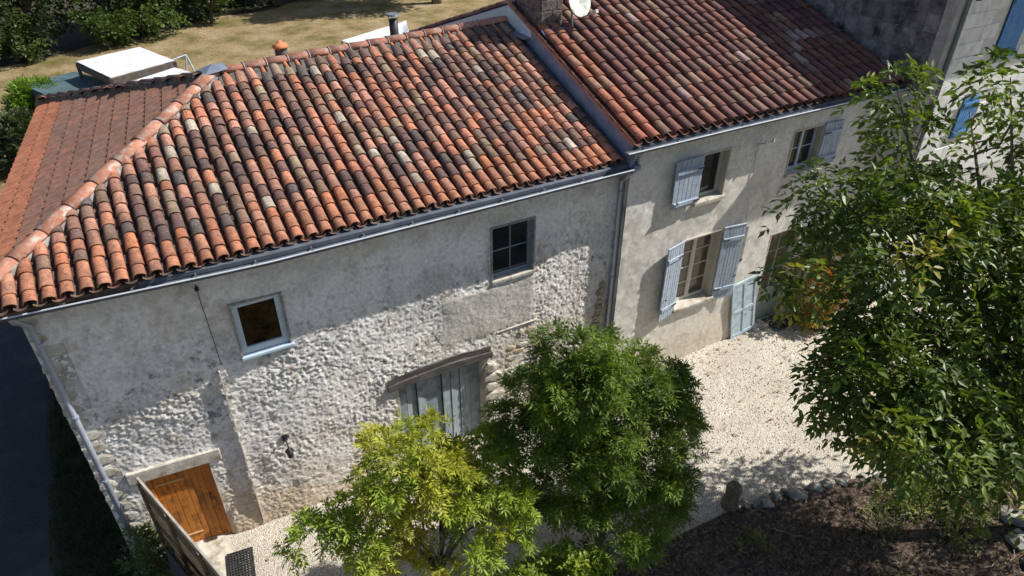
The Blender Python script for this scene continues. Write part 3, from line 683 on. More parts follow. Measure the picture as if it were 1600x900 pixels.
# ================================================================= THE HOUSE
HY = -.19
house = thing('house', 'beige rendered house with mauve-brown tile roof, pale blue board shutters and stone chimney', 'house')
HH = [(1.62, 2.33, 3.82, 4.77), (1.53, 2.54, 1.36, 2.98), (4.05, 4.87, 3.86, 4.77), (4.1, 5.0, -.8, 2.42), (5.75, 6.45, 1.0, 2.1)]
def h_amp(X, Z):
    return (fbm(X * 1.3, Z * 1.3, 4, 4) - .5) * .05 + (fbm(X * 14, Z * 14, 1, 3) - .5) * .008 + .06 * sstep(.9, -.2, Z)
def h_col(X, Z, h):
    n1 = fbm(X * 1.2, Z * 1.0, 3); n2 = fbm(X * 6, Z * 4, 5)
    B_ = np.array([.72, .69, .63]); T_ = np.array([.60, .52, .40])
    k = np.clip(sstep(1.5, .3, Z + (n1 - .5) * .9) * .8, 0, 1)[..., None]; C = B_ * (1 - k) + T_ * k
    s = (sstep(.5, .7, n2) * .25)[..., None]; C = C * (1 - s) + np.array([.3, .27, .22]) * s
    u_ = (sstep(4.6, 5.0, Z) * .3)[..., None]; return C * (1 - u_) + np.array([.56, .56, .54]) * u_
wall('front_wall', house, HOUSEW, 0.0, 6.92, 5.38, HH, lambda X: HY + 0 * X, h_amp, h_col, .035)
MB().box(-.004, .04, HY + .03, .6, -.8, 5.36).build('corner_wall', RENDP, house)
MB().box(.06, 6.9, 9.2, 9.5, -.8, 4.7).build('back_wall', RENDP, house)
MB().box(-.003, .2, 7.5, 9.5, -.8, 4.7).build('side_wall', RENDP, house)
HE = -.36; HZ = 5.39; HR = 3.9; hz = lambda y: HZ + SL * (y - HE); RZH = hz(HR); HB = 9.7; hbs = .335
hroof = mesh('roof', [(-.1, HE, HZ - .012), (6.9, HE, HZ - .012), (6.9, HR, RZH - .012), (-.1, HR, RZH - .012), (6.9, HB, RZH - hbs * (HB - HR) - .012), (-.1, HB, RZH - hbs * (HB - HR) - .012),
                      (-.1, HE, HZ - .1), (6.9, HE, HZ - .1), (6.9, HR, RZH - .1), (-.1, HR, RZH - .1), (6.9, HB, RZH - hbs * (HB - HR) - .1), (-.1, HB, RZH - hbs * (HB - HR) - .1)],
             [(0, 1, 2, 3), (3, 2, 4, 5), (9, 8, 7, 6), (11, 10, 8, 9), (0, 6, 7, 1), (5, 4, 10, 11), (0, 3, 9, 6), (3, 5, 11, 9)], TILEDECK, house)
PH = .252
hxs = [.06 + PH * i for i in range(27)]
def hcol(row, x, y):
    if x < .4: return pick([((.37, .14, .09), 3), ((.33, .18, .12), 1), ((.3, .13, .08), 1)])
    return pick(PALH, .08)
chk = (.0, .52, 2.9, 4.0)       # chimney footprint
lay_roof(house, hroof, hxs, lambda x: HR - .08, SL, HE - .03, HZ, PH, .102, .088, (.35, .35), hcol, TOh, TAh, keep=lambda x, y: not (chk[0] < x < chk[1] and y > chk[2] - .12))
channels('channel_tiles', hroof, [x + PH / 2 for x in hxs] + [-.065], lambda x: HR, SL, HE - .06, HZ - .02, .10, TAh)
back_slope('back_slope_tiles', hroof, hxs, HR + .1, HB, RZH - hbs * (HB - HR), hbs, PH, .115, PALH, TAh, lambda x, y: True)
hc = cap_mesh('ridge_cap', .46, .125, .11, simple('house_ridge_clay', (.25, .11, .08), (.33, .16, .12), 6, .85, .004, 40))
for i in range(16):
    if 6.9 - .44 * i > .6 or 6.9 - .44 * i < 0: inst('ridge_cap', hc, hroof, Matrix.Translation((6.45 - .43 * i, HR + .02, RZH + .05)) @ Matrix.Rotation(-math.pi / 2, 4, 'Z'))
# party wall above the barn roof, zinc faced, with tiled verge
def para(name, x0, x1, pts_top, pts_bot, mt, parent):
    V = []; F = []; n = len(pts_top)
    for x in (x0, x1):
        for (y, z) in pts_top: V.append((x, y, z))
        for (y, z) in pts_bot: V.append((x, y, z))
    for s_ in (0, 1):
        o = s_ * 2 * n
        for i in range(n - 1):
            f = (o + i, o + i + 1, o + n + i + 1, o + n + i); F.append(f if s_ else f[::-1])
    for i in range(n - 1): F.append((i, i + 1, 2 * n + i + 1, 2 * n + i))
    F.append((0, n, 3 * n, 2 * n)); F.append((n - 1, 2 * n - 1, 4 * n - 1, 3 * n - 1))
    return mesh(name, V, F, mt, parent)
bz = lambda y: RZH - hbs * (y - HR)
pt = [(HE + .02, HZ - .0), (HR, RZH - .0), (HB, bz(HB))]; pbm = [(HE + .02, 4.92), (HR, 6.1), (HB, 4.1)]
para('party_wall', -.14, -.06, pt, pbm, simple('zinc_flashing', (.15, .19, .28), (.24, .28, .38), 4, .6, .002, 12, .15), house)
para('flashing_apron', -.24, -.146, [(EY, rz_(EY) + .045), (RR.y, RR.z + .05)], [(EY, rz_(EY) - .05), (RR.y, RR.z - .05)], ZINCD, house)
PWR = simple('pale_party_render', (.5, .53, .58), (.62, .64, .68), 5, .8)
para('party_render', -.152, -.143, [(3.0, hz(3.0) - .02), (HR, RZH - .02), (HB, bz(HB) - .02)], [(3.0, hz(3.0) - .14), (HR, 6.1), (HB, 4.1)], PWR, house)
for i in range(11):
    y0 = HE - .03 + i * .4; zz = hz(y0)
    if y0 < HR - .2: MB().add([(-.155, y0, zz + .02), (-.125, y0, zz + .075), (-.125, y0 + .4, zz + .06 + .4 * SL), (-.155, y0 + .4, zz + .0 + .4 * SL), (-.157, y0, zz - .0), (-.156, y0 + .4, zz - .01 + .4 * SL), (-.11, y0, zz + .06), (-.11, y0 + .4, zz + .05 + .4 * SL)], [(0, 1, 2, 3), (4, 0, 3, 5), (1, 6, 7, 2)]).build('verge_tile', simple('verge_clay', (.38, .15, .10), (.48, .22, .15), 8, .8), hroof)
MB().box(-.30, -.145, 3.05, 3.85, 6.33, 6.36, Matrix.Identity(4)).build('zinc_sheet', ZINC, hroof)
MB().box(-.05, 6.9, -.40, HY + .03, 5.30, 5.36).build('eaves_board', ZINCD, house)  # added board, stops sunlight leaking between gutter and wall top
gutter('gutter', house, [(-.33, -.45, 5.33), (2, -.45, 5.33), (4.6, -.45, 5.31), (6.86, -.45, 5.30)], .062, ZINCD, ZINCL)
hp = MB(); hp.tube([(-.02, -.45, 5.27), (.03, -.36, 5.15), (.03, -.30, 5.03)], .04, 10).tube([(-.03, -.345, 4.93), (-.05, -.16, 4.72), (-.05, -.07, 4.6), (-.05, -.07, 1.0), (-.05, -.07, -.22)], .042, 10)
hpo = hp.build('downpipe', PIPE, house, 0, True)
for z in (4.4, 2.6, 1.3, .2): MB().tube([(-.05, -.07, z - .02), (-.05, -.07, z + .02)], .054, 10).build('pipe_clip', PIPE, hpo)
MB().box(-.1, .05, -.42, -.27, 4.93, 5.02).build('rain_head', ZINC, hpo, .01)
# chimney
STONEC = simple('chimney_stone', (.10, .085, .08), (.21, .18, .165), 8, .95, .02, 20, c3=(.06, .05, .05), s3=5)
cz0 = hz(2.9) - .15
ch_ = MB().box(.02, .50, 2.93, 3.98, cz0, 7.9).build('chimney', STONEC, house, .02)
k = 0
for zi in range(7):
    for s_, (a, b_) in enumerate(((.02, .26), (.26, .50)) if zi % 2 else ((.02, .36), (.36, .50))):
        z0 = cz0 + .12 + zi * .2; MB().box(a + .004, b_ - .004, 2.915, 2.935, z0, z0 + .19).build('stone', STONEC, ch_, .008)
    for (a, b_) in (((2.93, 3.3), (3.3, 3.7), (3.7, 3.98)) if zi % 2 else ((2.93, 3.48), (3.48, 3.98))):
        z0 = cz0 + .12 + zi * .2
        if z0 + .19 > hz(a) : MB().box(.005, .022, a + .004, b_ - .004, z0, z0 + .19).build('stone', STONEC, ch_, .008)
MB().box(-.04, .56, 2.84, 4.05, cz0, cz0 + .16, None).build('chimney_flashing', simple('blue_zinc', (.05, .09, .17), (.09, .14, .25), 4, .5, metal=.2), ch_)
MB().add([(-.05, 2.82, hz(2.82) + .10), (.57, 2.82, hz(2.82) + .10), (.57, 2.6, hz(2.6) + .07), (-.05, 2.6, hz(2.6) + .07)], [(0, 3, 2, 1)]).add([(-.05, 2.82, hz(2.82) + .06), (.57, 2.82, hz(2.82) + .06), (.57, 2.6, hz(2.6) + .065), (-.05, 2.6, hz(2.6) + .065)], [(0, 1, 2, 3)]).build('flashing_skirt', MATS['blue_zinc'], ch_)
# house windows and shutters
uw = window(house, *HH[0], HY - .012, .22, 1, 1, CREAMP, GLASS, HOUSEW if False else simple('reveal_plaster', (.42, .38, .31), (.5, .46, .38), 5, .9), .045, sill=(.06, .07, LIMES))
shutter(house, 1.64, HY - .07, 3.84, 4.80, .66, .03, -1, 6, BLUEP, (4.6, 3.95), .035)
lw = window(house, *HH[1], HY - .012, .24, 1, 4, CREAMP, GLASSB, MATS['reveal_plaster'], .06, .022, mullion=.09, sill=(.08, .07, LIMES))
shutter(house, 1.53, HY - .03, 1.28, 3.0, .50, .22, -1, 7, BLUEP, (2.72, 1.55), .03)
shutter(house, 2.57, HY - .03, 1.24, 3.02, .54, .14, 1, 7, BLUEP, (2.74, 1.52), .03)
shutter(house, 2.62, HY - .015, 2.0, 2.86, .67, .0, 1, 2, OLDW, (2.5,), .01)  # grey board leaf lying flat on the wall beside the right shutter
w3 = window(house, *HH[2], HY - .012, .2, 1, 2, BLUEW, GLASS, MATS['reveal_plaster'], .05, .02, mullion=.06, sill=(.05, .06, LIMES))
shutter(house, 4.89, HY - .03, 3.88, 4.79, .5, .05, 1, 6, BLUEP, (4.6, 4.05), .03)
x0, x1, _, z1 = HH[3]
dr = MB().box(x0, x0 + .07, HY + .12, HY + .2, -.2, z1).box(x1 - .07, x1, HY + .12, HY + .2, -.2, z1).box(x0 + .07, x1 - .07, HY + .12, HY + .2, z1 - .07, z1).box(x0 + .07, x1 - .07, HY + .14, HY + .18, -.15, .75).box(x0 + .07, x1 - .07, HY + .13, HY + .19, .75, .84).build('door', simple('door_paint', (.2, .24, .22), (.28, .31, .28), 6, .7), house)
for i in range(2):
    for j in range(3):
        a = x0 + .08 + i * (x1 - x0 - .16) / 2; z0 = .86 + j * .5; MB().box(a + .012, a + (x1 - x0 - .16) / 2 - .012, HY + .155, HY + .165, z0 + .012, z0 + .48).build('pane', GLASSB, dr)
MB().box(x0 + .46, x0 + .49, HY + .14, HY + .18, .84, z1 - .07).build('mullion', MATS['door_paint'], dr)
for j in (1, 2): MB().box(x0 + .08, x1 - .08, HY + .145, HY + .175, .86 + j * .5 - .012, .86 + j * .5 + .012).build('glazing_bar', MATS['door_paint'], dr)
MB().box(x0, x1, HY + .2, HY + .5, -.8, z1 + .02).build('dark_room', DARK, dr); reveal(dr, x0, x1, -.25, z1, HY - .01, .2, MATS['reveal_plaster'])
MB().box(x0 - .03, x1 + .03, HY - .2, HY + .12, -.6, -.04).build('door_step', LIMES, dr, .015)
window(house, *HH[4], HY - .012, .2, 1, 2, BLUEW, GLASS, MATS['reveal_plaster'], .05, .02, sill=(.05, .06, LIMES))
shutter(house, 5.73, HY - .03, 1.0, 2.12, .4, .04, -1, 5, BLUEP, (1.9, 1.2), .03)
# cable and insulator on the house wall
cb = MB(); cb.tube([(3.06, HY - .03, 4.72), (3.05, HY - .012, 4.5), (3.08, HY - .03, 3.9), (3.13, HY - .03, 3.3), (3.16, HY - .03, 2.95)], .007, 4); cb.tube([(3.06, HY, 4.72), (3.14, HY - .16, 4.78)], .014, 6).tube([(2.98, HY - .14, 4.78), (3.32, HY - .18, 4.8)], .012, 6)
cb.lathe([(0, 0), (.03, .005), (.02, .04), (.03, .06), (0, .07)], (3.06, HY - .17, 4.79), 8).lathe([(0, 0), (.03, .005), (.02, .04), (.03, .06), (0, .07)], (3.24, HY - .19, 4.8), 8)
cb.build('cable_bracket', simple('bracket_white', (.4, .42, .43), (.6, .6, .6), 20, .6), house)
cr_ = MB(); cr_.tube([(3.90, HY - .03, 3.45), (4.0, HY - .03, 3.62), (4.4, HY - .03, 3.66), (5.0, HY - .03, 3.68)], .009, 5); cr_.build('cable', BLACK, house)

# satellite dish on the chimney
dish = thing('satellite_dish', 'white oval satellite dish on an arm beside the stone chimney', 'satellite dish', (.70, 2.72, hz(2.72) + .07))
Mq = Vector((.15, -.93, .33)).normalized().to_track_quat('Z', 'Y').to_matrix().to_4x4()
prof = [(.001, 0), (.1, .008), (.19, .03), (.27, .065), (.275, .06), (.19, .018), (.1, -.004), (.001, -.012)]
Dm = Mq @ Matrix.Diagonal((1.0, 1.1, 1, 1))
MB().lathe(prof, (0, 0, .52), 28, Dm).build('reflector', DISHM, dish, 0, True)
arm0 = Mq @ Vector((0, -.28, .05)); lnb = Mq @ Vector((0, -.26, .42))
MB().tube([Vector((0, 0, .52)) + (Mq @ Vector((0, -.3, .0))), Vector((0, 0, .5)) + lnb], .012, 6).build('feed_arm', ZINC, dish)
MB().box(-.04, .04, -.035, .035, -.05, .06, Matrix.Translation(Vector((0, 0, .52)) + lnb) @ Mq).build('feed_horn', simple('lnb', (.45, .4, .34), (.55, .5, .45), 8, .6), dish, .008)
MB().tube([(-.02, .1, -.05), (-.06, .12, .5), tuple(Vector((0, 0, .52)) + Mq @ Vector((0, 0, -.01)))], .02, 8).build('mast', ZINC, dish)

# ================================================================= THE TALL HOUSE AT THE RIGHT
tall = thing('tall_house', 'taller pale ashlar house at the right edge with dark weathered flank and bright blue shutters', 'house', (0, 0, 0))
TX = 6.93; TY = -.86; TT = 8.1
ASHJ = simple('ashlar_joint', (.5, .49, .45), (.6, .58, .54), 8, .95)
MB().box(TX, 17, TY, 9.5, -.8, TT).build('wall', ASHJ, tall)
ASH = [simple('ashlar_%s' % nme, c1, c2, 5, .9, .005, 30, c3=(.55, .54, .5), s3=4) for nme, c1, c2 in (('pale', (.66, .655, .62), (.74, .73, .70)), ('white', (.70, .695, .66), (.77, .765, .73)), ('cream', (.63, .61, .56), (.71, .69, .64)))]
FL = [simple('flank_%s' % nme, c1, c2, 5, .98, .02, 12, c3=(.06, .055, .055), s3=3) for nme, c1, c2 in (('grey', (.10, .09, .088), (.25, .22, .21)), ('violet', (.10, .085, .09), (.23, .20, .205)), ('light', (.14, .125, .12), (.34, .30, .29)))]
THO = [(8.28, 8.85, 4.05, 4.95), (8.75, 9.5, 5.7, 7.0)]
z = 3.0; r_ = 0
cells = []
while z < TT - .1:
    h_ = .29; x = TX + .16 - (.27 if r_ % 2 else 0)
    while x < 11:
        wd = random.uniform(.5, .62); x0 = max(x, TX + .16); 
        if x0 < x + wd - .08: cells.append((x0, min(x + wd, 11), z, z + h_))
        x += wd
    z += h_; r_ += 1
for (a, b_, c_, d_) in cells:
    if any(a < h[1] + .0 and b_ > h[0] and c_ < h[3] and d_ > h[2] for h in THO): continue
    MB().box(a + .004, b_ - .004, TY - .02 - random.uniform(0, .003), TY + .01, c_ + .004, d_ - .004).build('stone', random.choice(ASH), tall, .004)
z = 5.2; r_ = 0
while z < TT - .1:
    h_ = random.uniform(.3, .48); y = TY + .22
    while y < 4.6:
        wd = random.uniform(.3, .95); 
        if z + h_ > hz(min(y + wd, 4.4)) - .1 or y > 4.2:
            MB().box(TX - .018 - random.uniform(0, .012), TX + .01, y + .005, y + wd - .005, z + .004, z + h_ - .004).build('flank_stone', random.choice(FL), tall, .01)
        y += wd
    z += h_; r_ += 1
MB().box(TX - .03, TX + .16, TY - .03, TY + .22, 2.5, TT).build('corner_pilaster', simple('pilaster_stone', (.3, .27, .25), (.42, .39, .36), 6, .95, .01, 20), tall, .01)
MB().tube([(TX + .2, TY - .07, TT - .1), (TX + .2, TY - .07, -.1)], .045, 8).build('downpipe', simple('dark_pipe', (.12, .14, .15), (.18, .2, .21), 6, .6), tall)
for (a, b_, c_, d_) in THO:
    MB().box(a, b_, TY - .012, TY - .006, c_, d_).build('window_opening', GLASS, tall)
    rootw = bpy.data.objects.new('shutter', None); COL.objects.link(rootw); rootw.parent = tall
    n = 7
    for i in range(n):
        MB().box(a + (b_ - a) * i / n + .004, a + (b_ - a) * (i + 1) / n - .004, TY - .05, TY - .022, c_, d_).build('slat', STRONGB, rootw, .004)
    for zz in (c_ + .12, d_ - .14): MB().box(a + .02, b_ - .02, TY - .075, TY - .052, zz - .035, zz + .035).build('batten', STRONGB, rootw)
MB().box(TX - .15, 17.2, TY - .74, 9.9, TT, TT + .12).build('eaves', simple('eave_wood', (.3, .28, .25), (.4, .38, .35), 6, .9), tall)
mesh('roof', [(TX - .2, TY - .5, TT + .125), (17.2, TY - .5, TT + .125), (17.2, 4.4, TT + 1.7), (TX - .2, 4.4, TT + 1.7), (TX - .2, 9.95, TT + .125), (17.2, 9.95, TT + .125)], [(0, 1, 2, 3), (3, 2, 5, 4), (0, 3, 4), (1, 5, 2)], simple('far_roof', (.2, .09, .06), (.3, .14, .09), 9, .9), tall)
MB().tube([(TX + .5, TY - .02, 7.02), (TX + .52, TY - .1, 7.03), (TX + .56, TY - .1, 7.08)], .012).build('wall_hook', BLACK, tall)

# ================================================================= SMALL THINGS IN THE YARD
lamp = thing('wall_lamp', 'black wall lantern on a bracket between the orange door and the grey gate', 'wall lamp', (-6.5, float(yw(-6.5)) - .03, 1.42))
MB().tube([(0, .03, 0), (0, -.12, .05), (0, -.27, .02)], .012).build('bracket', BLACK, lamp)
MB().lathe([(.0, -.09), (.045, -.08), (.06, .05), (.075, .055), (.03, .1), (0, .12)], (0, -.27, -.09), 8).build('lantern', BLACK, lamp)
MB().box(-.04, .04, .01, .035, -.06, .06).build('backplate', BLACK, lamp)
lamp2 = thing('wall_lamp', 'small white globe lamp on the house wall above the glazed door', 'wall lamp', (4.72, HY - .0, 2.56))
MB().lathe([(.0, -.06), (.05, -.045), (.07, 0), (.05, .045), (0, .06)], (0, -.14, 0), 12).build('globe', WHITEM, lamp2, 0, True)
MB().tube([(0, .01, .02), (0, -.1, .04)], .015).build('bracket', ZINC, lamp2)
# leaning panelled shutter
pan = thing('shutter_panel', 'pale blue panelled wooden shutter leaning crooked against the wall right of the window', 'shutter', (3.40, HY - .10, -.10))
pan.rotation_euler = (math.radians(-3), math.radians(-8), 0)
pw_, ph_ = .72, 1.52
PB = simple('pale_panel_paint', (.36, .46, .52), (.46, .55, .6), 4, .6, c3=(.3, .34, .36), s3=7)
MB().box(0, .07, -.02, .02, 0, ph_).box(pw_ - .07, pw_, -.02, .02, 0, ph_).box(.07, pw_ - .07, -.02, .02, ph_ - .07, ph_).box(.07, pw_ - .07, -.02, .02, 0, .08).box(.07, pw_ - .07, -.02, .02, .68, .76).box(.335, .385, -.019, .019, .08, .68).box(.335, .385, -.019, .019, .76, ph_ - .07).build('frame', PB, pan, .004)
for a, b_ in ((.07, .335), (.385, .65)):
    for c_, d_ in ((.08, .68), (.76, ph_ - .07)): MB().box(a + .002, b_ - .002, -.004, .006, c_, d_).build('panel', PB, pan)
MB().tube([(pw_ - .2, -.02, .62), (pw_ - .2, -.045, .62), (pw_ - .14, -.045, .62)], .01).build('handle', BLACK, pan)
# open rubber mats
def mat_grid(name, label, loc, wx, wy, n, m_, rz, bar, solid=False):
    t = thing(name, label, 'door mat', loc, None, rz); b = MB()
    b.box(-wx / 2, wx / 2, -wy / 2, -wy / 2 + bar, 0, .02).box(-wx / 2, wx / 2, wy / 2 - bar, wy / 2, 0, .02).box(-wx / 2, -wx / 2 + bar, -wy / 2 + bar, wy / 2 - bar, 0, .02).box(wx / 2 - bar, wx / 2, -wy / 2 + bar, wy / 2 - bar, 0, .02)
    b.build('rim', RUBBER, t); g_ = MB()
    for i in range(1, n): x = -wx / 2 + wx * i / n; g_.box(x - bar / 2, x + bar / 2, -wy / 2 + bar, wy / 2 - bar, .001, .017)
    for j in range(1, m_): y = -wy / 2 + wy * j / m_; g_.box(-wx / 2 + bar, wx / 2 - bar, y - bar / 2, y + bar / 2, .0015, .0175)
    g_.build('grid', RUBBER, t); return t
mat_grid('rubber_mat', 'black open-grid rubber mat on the gravel outside the orange door', (-7.70, -.62, float(gz(-7.7)) + .035), .42, .62, 9, 12, -.12, .017)
mat_grid('door_mat', 'dark door mat on the gravel below the glazed house door', (5.0, -.38, float(gz(5)) + .045), .95, .5, 16, 9, .0, .03)
# slatted wooden screen beside the door
fen = thing('wooden_screen', 'weathered brown slatted wooden screen standing out from the wall left of the orange door', 'screen fence', (-8.68, .12, -.5), None, math.radians(19))
for i in range(19):
    z0 = .06 + i * .104; MB().box(-.008, .010, -2.9 + random.uniform(-.02, .02), 0, z0, z0 + .085 + random.uniform(-.008, .006)).build('slat', FENW, fen, .002)
for y in (-.05, -.95, -1.9, -2.85): MB().box(-.05, -.009, y - .03, y + .03, 0, 2.03).build('post', FENW, fen, .004)
MB().box(-.018, .018, -2.92, .02, 2.035, 2.055).build('top_rail', simple('grey_rail', (.25, .22, .19), (.38, .35, .31), 7, .9), fen, .004)
fe2 = thing('low_board_fence', 'dark low board leaning outside the wooden screen by the corner downpipe', 'board', (-8.70, -.72, -.54), None, math.radians(18))
for i in range(4): MB().box(-.012, .012, -2.6, 0, .12 + i * .29, .40 + i * .29 + random.uniform(-.02, .0), Matrix.Rotation(math.radians(6), 4, 'Y')).build('board', simple('dark_board', (.03, .03, .035), (.07, .065, .06), 6, .9, sc=(1, 1, 6)), fe2, .004)
for y in (-.1, -1.3, -2.5): MB().box(.015, .055, y - .03, y + .03, 0, 1.3, Matrix.Rotation(math.radians(6), 4, 'Y')).build('post', MATS['dark_board'], fe2)
# stump and stone edging of the bed
st = thing('tree_stump', 'dark weathered wooden stump post at the left end of the white stone edging', 'stump', (.12, -3.75, -.2))
MB().lathe([(.2, -.1), (.16, .05), (.13, .3), (.14, .5), (.10, .55), (0, .53)], (0, 0, 0), 11).build('trunk', BARK, st)
ed = thing('stone_edging', 'row of pale limestone lumps edging the soil bed along the gravel', 'stone edging', (0, 0, 0))
wr = [rock_mesh('stone', 1, 1, 1, s + 20, simple('grey_lime', (.2, .185, .16), (.4, .38, .33), 7, .95, .02, 16, c3=(.1, .09, .07), s3=6), 0) for s in range(5)]
for me_ in wr:
    rd_ = random.Random(me_.name)
    for v_ in me_.vertices: v_.co = v_.co * rd_.uniform(.78, 1.12)
x = .38
while x < 4.6:
    sx = random.uniform(.12, .40); y = float(bed_y(x)) + random.uniform(-.09, .07)
    inst('stone', random.choice(wr), ed, Matrix.Translation((x, y, float(gz(x)) + .03)) @ Matrix.Rotation(random.uniform(-.7, .5), 4, 'Z') @ Matrix.Rotation(random.uniform(-.3, .3), 4, 'X') @ Matrix.Diagonal((sx, random.uniform(.14, .3), random.uniform(.1, .26), 1))); x += sx * random.uniform(.7, 1.15)
for i, (x, y) in enumerate(((3.75, -6.7), (3.5, -7.1), (4.1, -6.4))):
    o = inst('white_boulder', wr[i], None, Matrix.Translation((x, y, -.02)) @ Matrix.Rotation(i, 4, 'Z') @ Matrix.Diagonal((.5, .35, .24, 1)))
    tag(o, ('pale flat boulder at the lower right, middle one of three by the walnut trunk', 'pale flat boulder nearest the bottom right corner of the view', 'pale flat boulder farthest up, close to the walnut trunk')[i], 'boulder', 'pale boulders by the walnut trunk')

# ================================================================= THE GARDEN BEHIND
def frame_canopy(name, label, cs, zg, mt, frame, sag=.0, cat='canopy'):
    """flat sheet on four corner posts; cs are four corners (x, y, z)"""
    t = thing(name, label, cat, (0, 0, 0)); n = 10; V = []; F = []
    c = [Vector(q) for q in cs]
    for i in range(n + 1):
        for j in range(n + 1):
            a = i / n; b_ = j / n; p = (c[0] * (1 - a) + c[1] * a) * (1 - b_) + (c[3] * (1 - a) + c[2] * a) * b_
            p = p + Vector((0, 0, -sag * 16 * a * (1 - a) * b_ * (1 - b_) + random.gauss(0, .004))); V.append(p)
    for i in range(n):
        for j in range(n): F.append((i * (n + 1) + j, (i + 1) * (n + 1) + j, (i + 1) * (n + 1) + j + 1, i * (n + 1) + j + 1))
    o = mesh('sheet', V, F, mt, t); sm = o.modifiers.new('thick', 'SOLIDIFY'); sm.thickness = .02
    if frame:
        for q in c: MB().box(q.x - .06, q.x + .06, q.y - .06, q.y + .06, zg, q.z - .025).build('post', frame, t)
        for i in range(4):
            a = c[i]; b_ = c[(i + 1) % 4]; d = (b_ - a).normalized(); nn = Vector((-d.y, d.x, 0)) * .03
            V = [a - nn, b_ - nn, b_ + nn, a + nn]; V = [(q.x, q.y, q.z - .03) for q in V] + [(q.x, q.y, q.z - .26) for q in V]
            mesh('rail', V, [(0, 1, 2, 3), (7, 6, 5, 4), (0, 4, 5, 1), (1, 5, 6, 2), (2, 6, 7, 3), (3, 7, 4, 0)], frame, t)
    return t
BRF = simple('brown_frame', (.07, .055, .05), (.12, .1, .09), 6, .7)
frame_canopy('pergola', 'white-roofed garden pergola with dark brown frame on the dry lawn', [(-8.48, 21.65, 2.2), (-6.25, 22.66, 2.2), (-5.32, 20.14, 2.2), (-7.53, 19.03, 2.2)], -.5, WHITEM, BRF)
frame_canopy('canopy', 'lower white canopy next to the pergola, just behind the roof ridge', [(-7.35, 18.3, 2.1), (-5.4, 19.56, 2.1), (-4.6, 18.0, 2.1), (-6.6, 16.8, 2.1)], -.5, WHITEM, BRF, .06)
frame_canopy('teal_shelter', 'dark teal tarpaulin shelter left of the white pergola', [(-10.41, 21.8, 1.6), (-8.67, 22.66, 1.6), (-7.49, 20.48, 1.6), (-9.25, 19.1, 1.6)], -.5, TEAL, BRF, .1, 'shelter')
frame_canopy('shade_sail', 'white shade sail stretched behind the ridge beside the black flue', [(.99, 19.84, 2.2), (4.07, 20.47, 2.5), (3.74, 19.36, 2.2), (1.88, 17.42, 2.0)], -.3, WHITEM, None, .35, 'shade sail')
bpy.data.objects['shade_sail']
for i, q in enumerate(((.99, 19.84, 2.2), (4.07, 20.47, 2.5), (3.74, 19.36, 2.2), (1.88, 17.42, 2.0))): MB().tube([(q[0], q[1], -.3), q], .03).build('post', ZINC, bpy.data.objects['shade_sail'])
an = thing('swing_frame', 'thin grey metal frame standing on the lawn right of the pergola', 'frame', (-4.5, 23.0, -.4))
MB().tube([(-.6, -.3, 0), (-.05, 1.0, 1.75)], .035).build('leg', ZINC, an); MB().tube([(.35, .2, 0), (-.05, 1.0, 1.75)], .035).build('leg', ZINC, an); MB().tube([(-.05, 1.0, 1.75), (-1.0, .3, 1.72)], .03).build('arm', ZINC, an)
WR = simple('white_rock', (.5, .48, .44), (.62, .6, .56), 6, .9, .01, 20)
wrm = [rock_mesh('stone', 1, 1, 1, s + 40, WR, 0) for s in range(4)]
rw = thing('rock_row', 'row of white rocks on a low wall behind the barn ridge', 'rock row', (0, 0, 0))
MB().box(-1.7, 1.1, 15.1, 15.5, -.4, 2.84).build('low_wall', RENDP, rw)
x = -1.5
while x < .9:
    s_ = random.uniform(.14, .42); inst('stone', random.choice(wrm), rw, Matrix.Translation((x, 15.3 + random.uniform(-.09, .09), 2.92)) @ Matrix.Rotation(random.uniform(-1, 1), 4, 'Z') @ Matrix.Diagonal((s_, .35, random.uniform(.1, .3), 1))); x += s_ * random.uniform(.75, 1.1)
# parked car, only its roof shows past the eaves
car = thing('parked_car', 'dark navy car parked beyond the barn at the left edge', 'car', (-12.62, 19.4, -.52))
prof = [(-2.0, .35), (-2.05, .75), (-1.75, .95), (-1.1, 1.02), (-.45, 1.42), (.9, 1.45), (1.6, 1.05), (2.0, .98), (2.05, .5), (2.0, .35)]
V = []; F = []
for k, (xx, sc_) in enumerate(((-.86, .97), (-.74, 1.0), (0, 1.02), (.74, 1.0), (.86, .97))):
    for (y, z) in prof:
        tx = xx * (1 - .16 * max(0, (z - .95)) / .5); V.append((tx, y, .35 + (z - .35) * sc_))
n = len(prof)
for k in range(4):
    for j in range(n): F.append((k * n + j, k * n + (j + 1) % n, (k + 1) * n + (j + 1) % n, (k + 1) * n + j))
F += [tuple(range(n - 1, -1, -1)), tuple(4 * n + j for j in range(n))]
mesh('body', V, F, CARP, car, False)
for s_ in (-1, 1):
    MB().add([(s_ * .845, -.95, 1.02), (s_ * .845, 1.4, 1.04), (s_ * .76, .85, 1.4), (s_ * .76, -.42, 1.38)], [(0, 1, 2, 3) if s_ > 0 else (3, 2, 1, 0)]).build('side_window', GLASS, car)
    for y in (-1.3, 1.3): MB().lathe([(.32, -.1), (.34, 0), (.32, .1), (.15, .1), (0, .09)], (s_ * .8, y, .32), 16, Matrix.Rotation(math.pi / 2 * s_, 4, 'Y')).build('wheel', RUBBER, car)
    MB().box(s_ * .55 - .12, s_ * .55 + .12, -2.07, -2.0, .62, .74).build('headlight', ZINCL, car, .01)
MB().add([(-.66, -1.08, 1.06), (.66, -1.08, 1.06), (.6, -.5, 1.42), (-.6, -.5, 1.42)], [(0, 1, 2, 3)]).build('windscreen', GLASS, car)
MB().add([(-.6, .95, 1.46), (.6, .95, 1.46), (.66, 1.58, 1.1), (-.66, 1.58, 1.1)], [(0, 1, 2, 3)]).build('rear_window', GLASS, car)

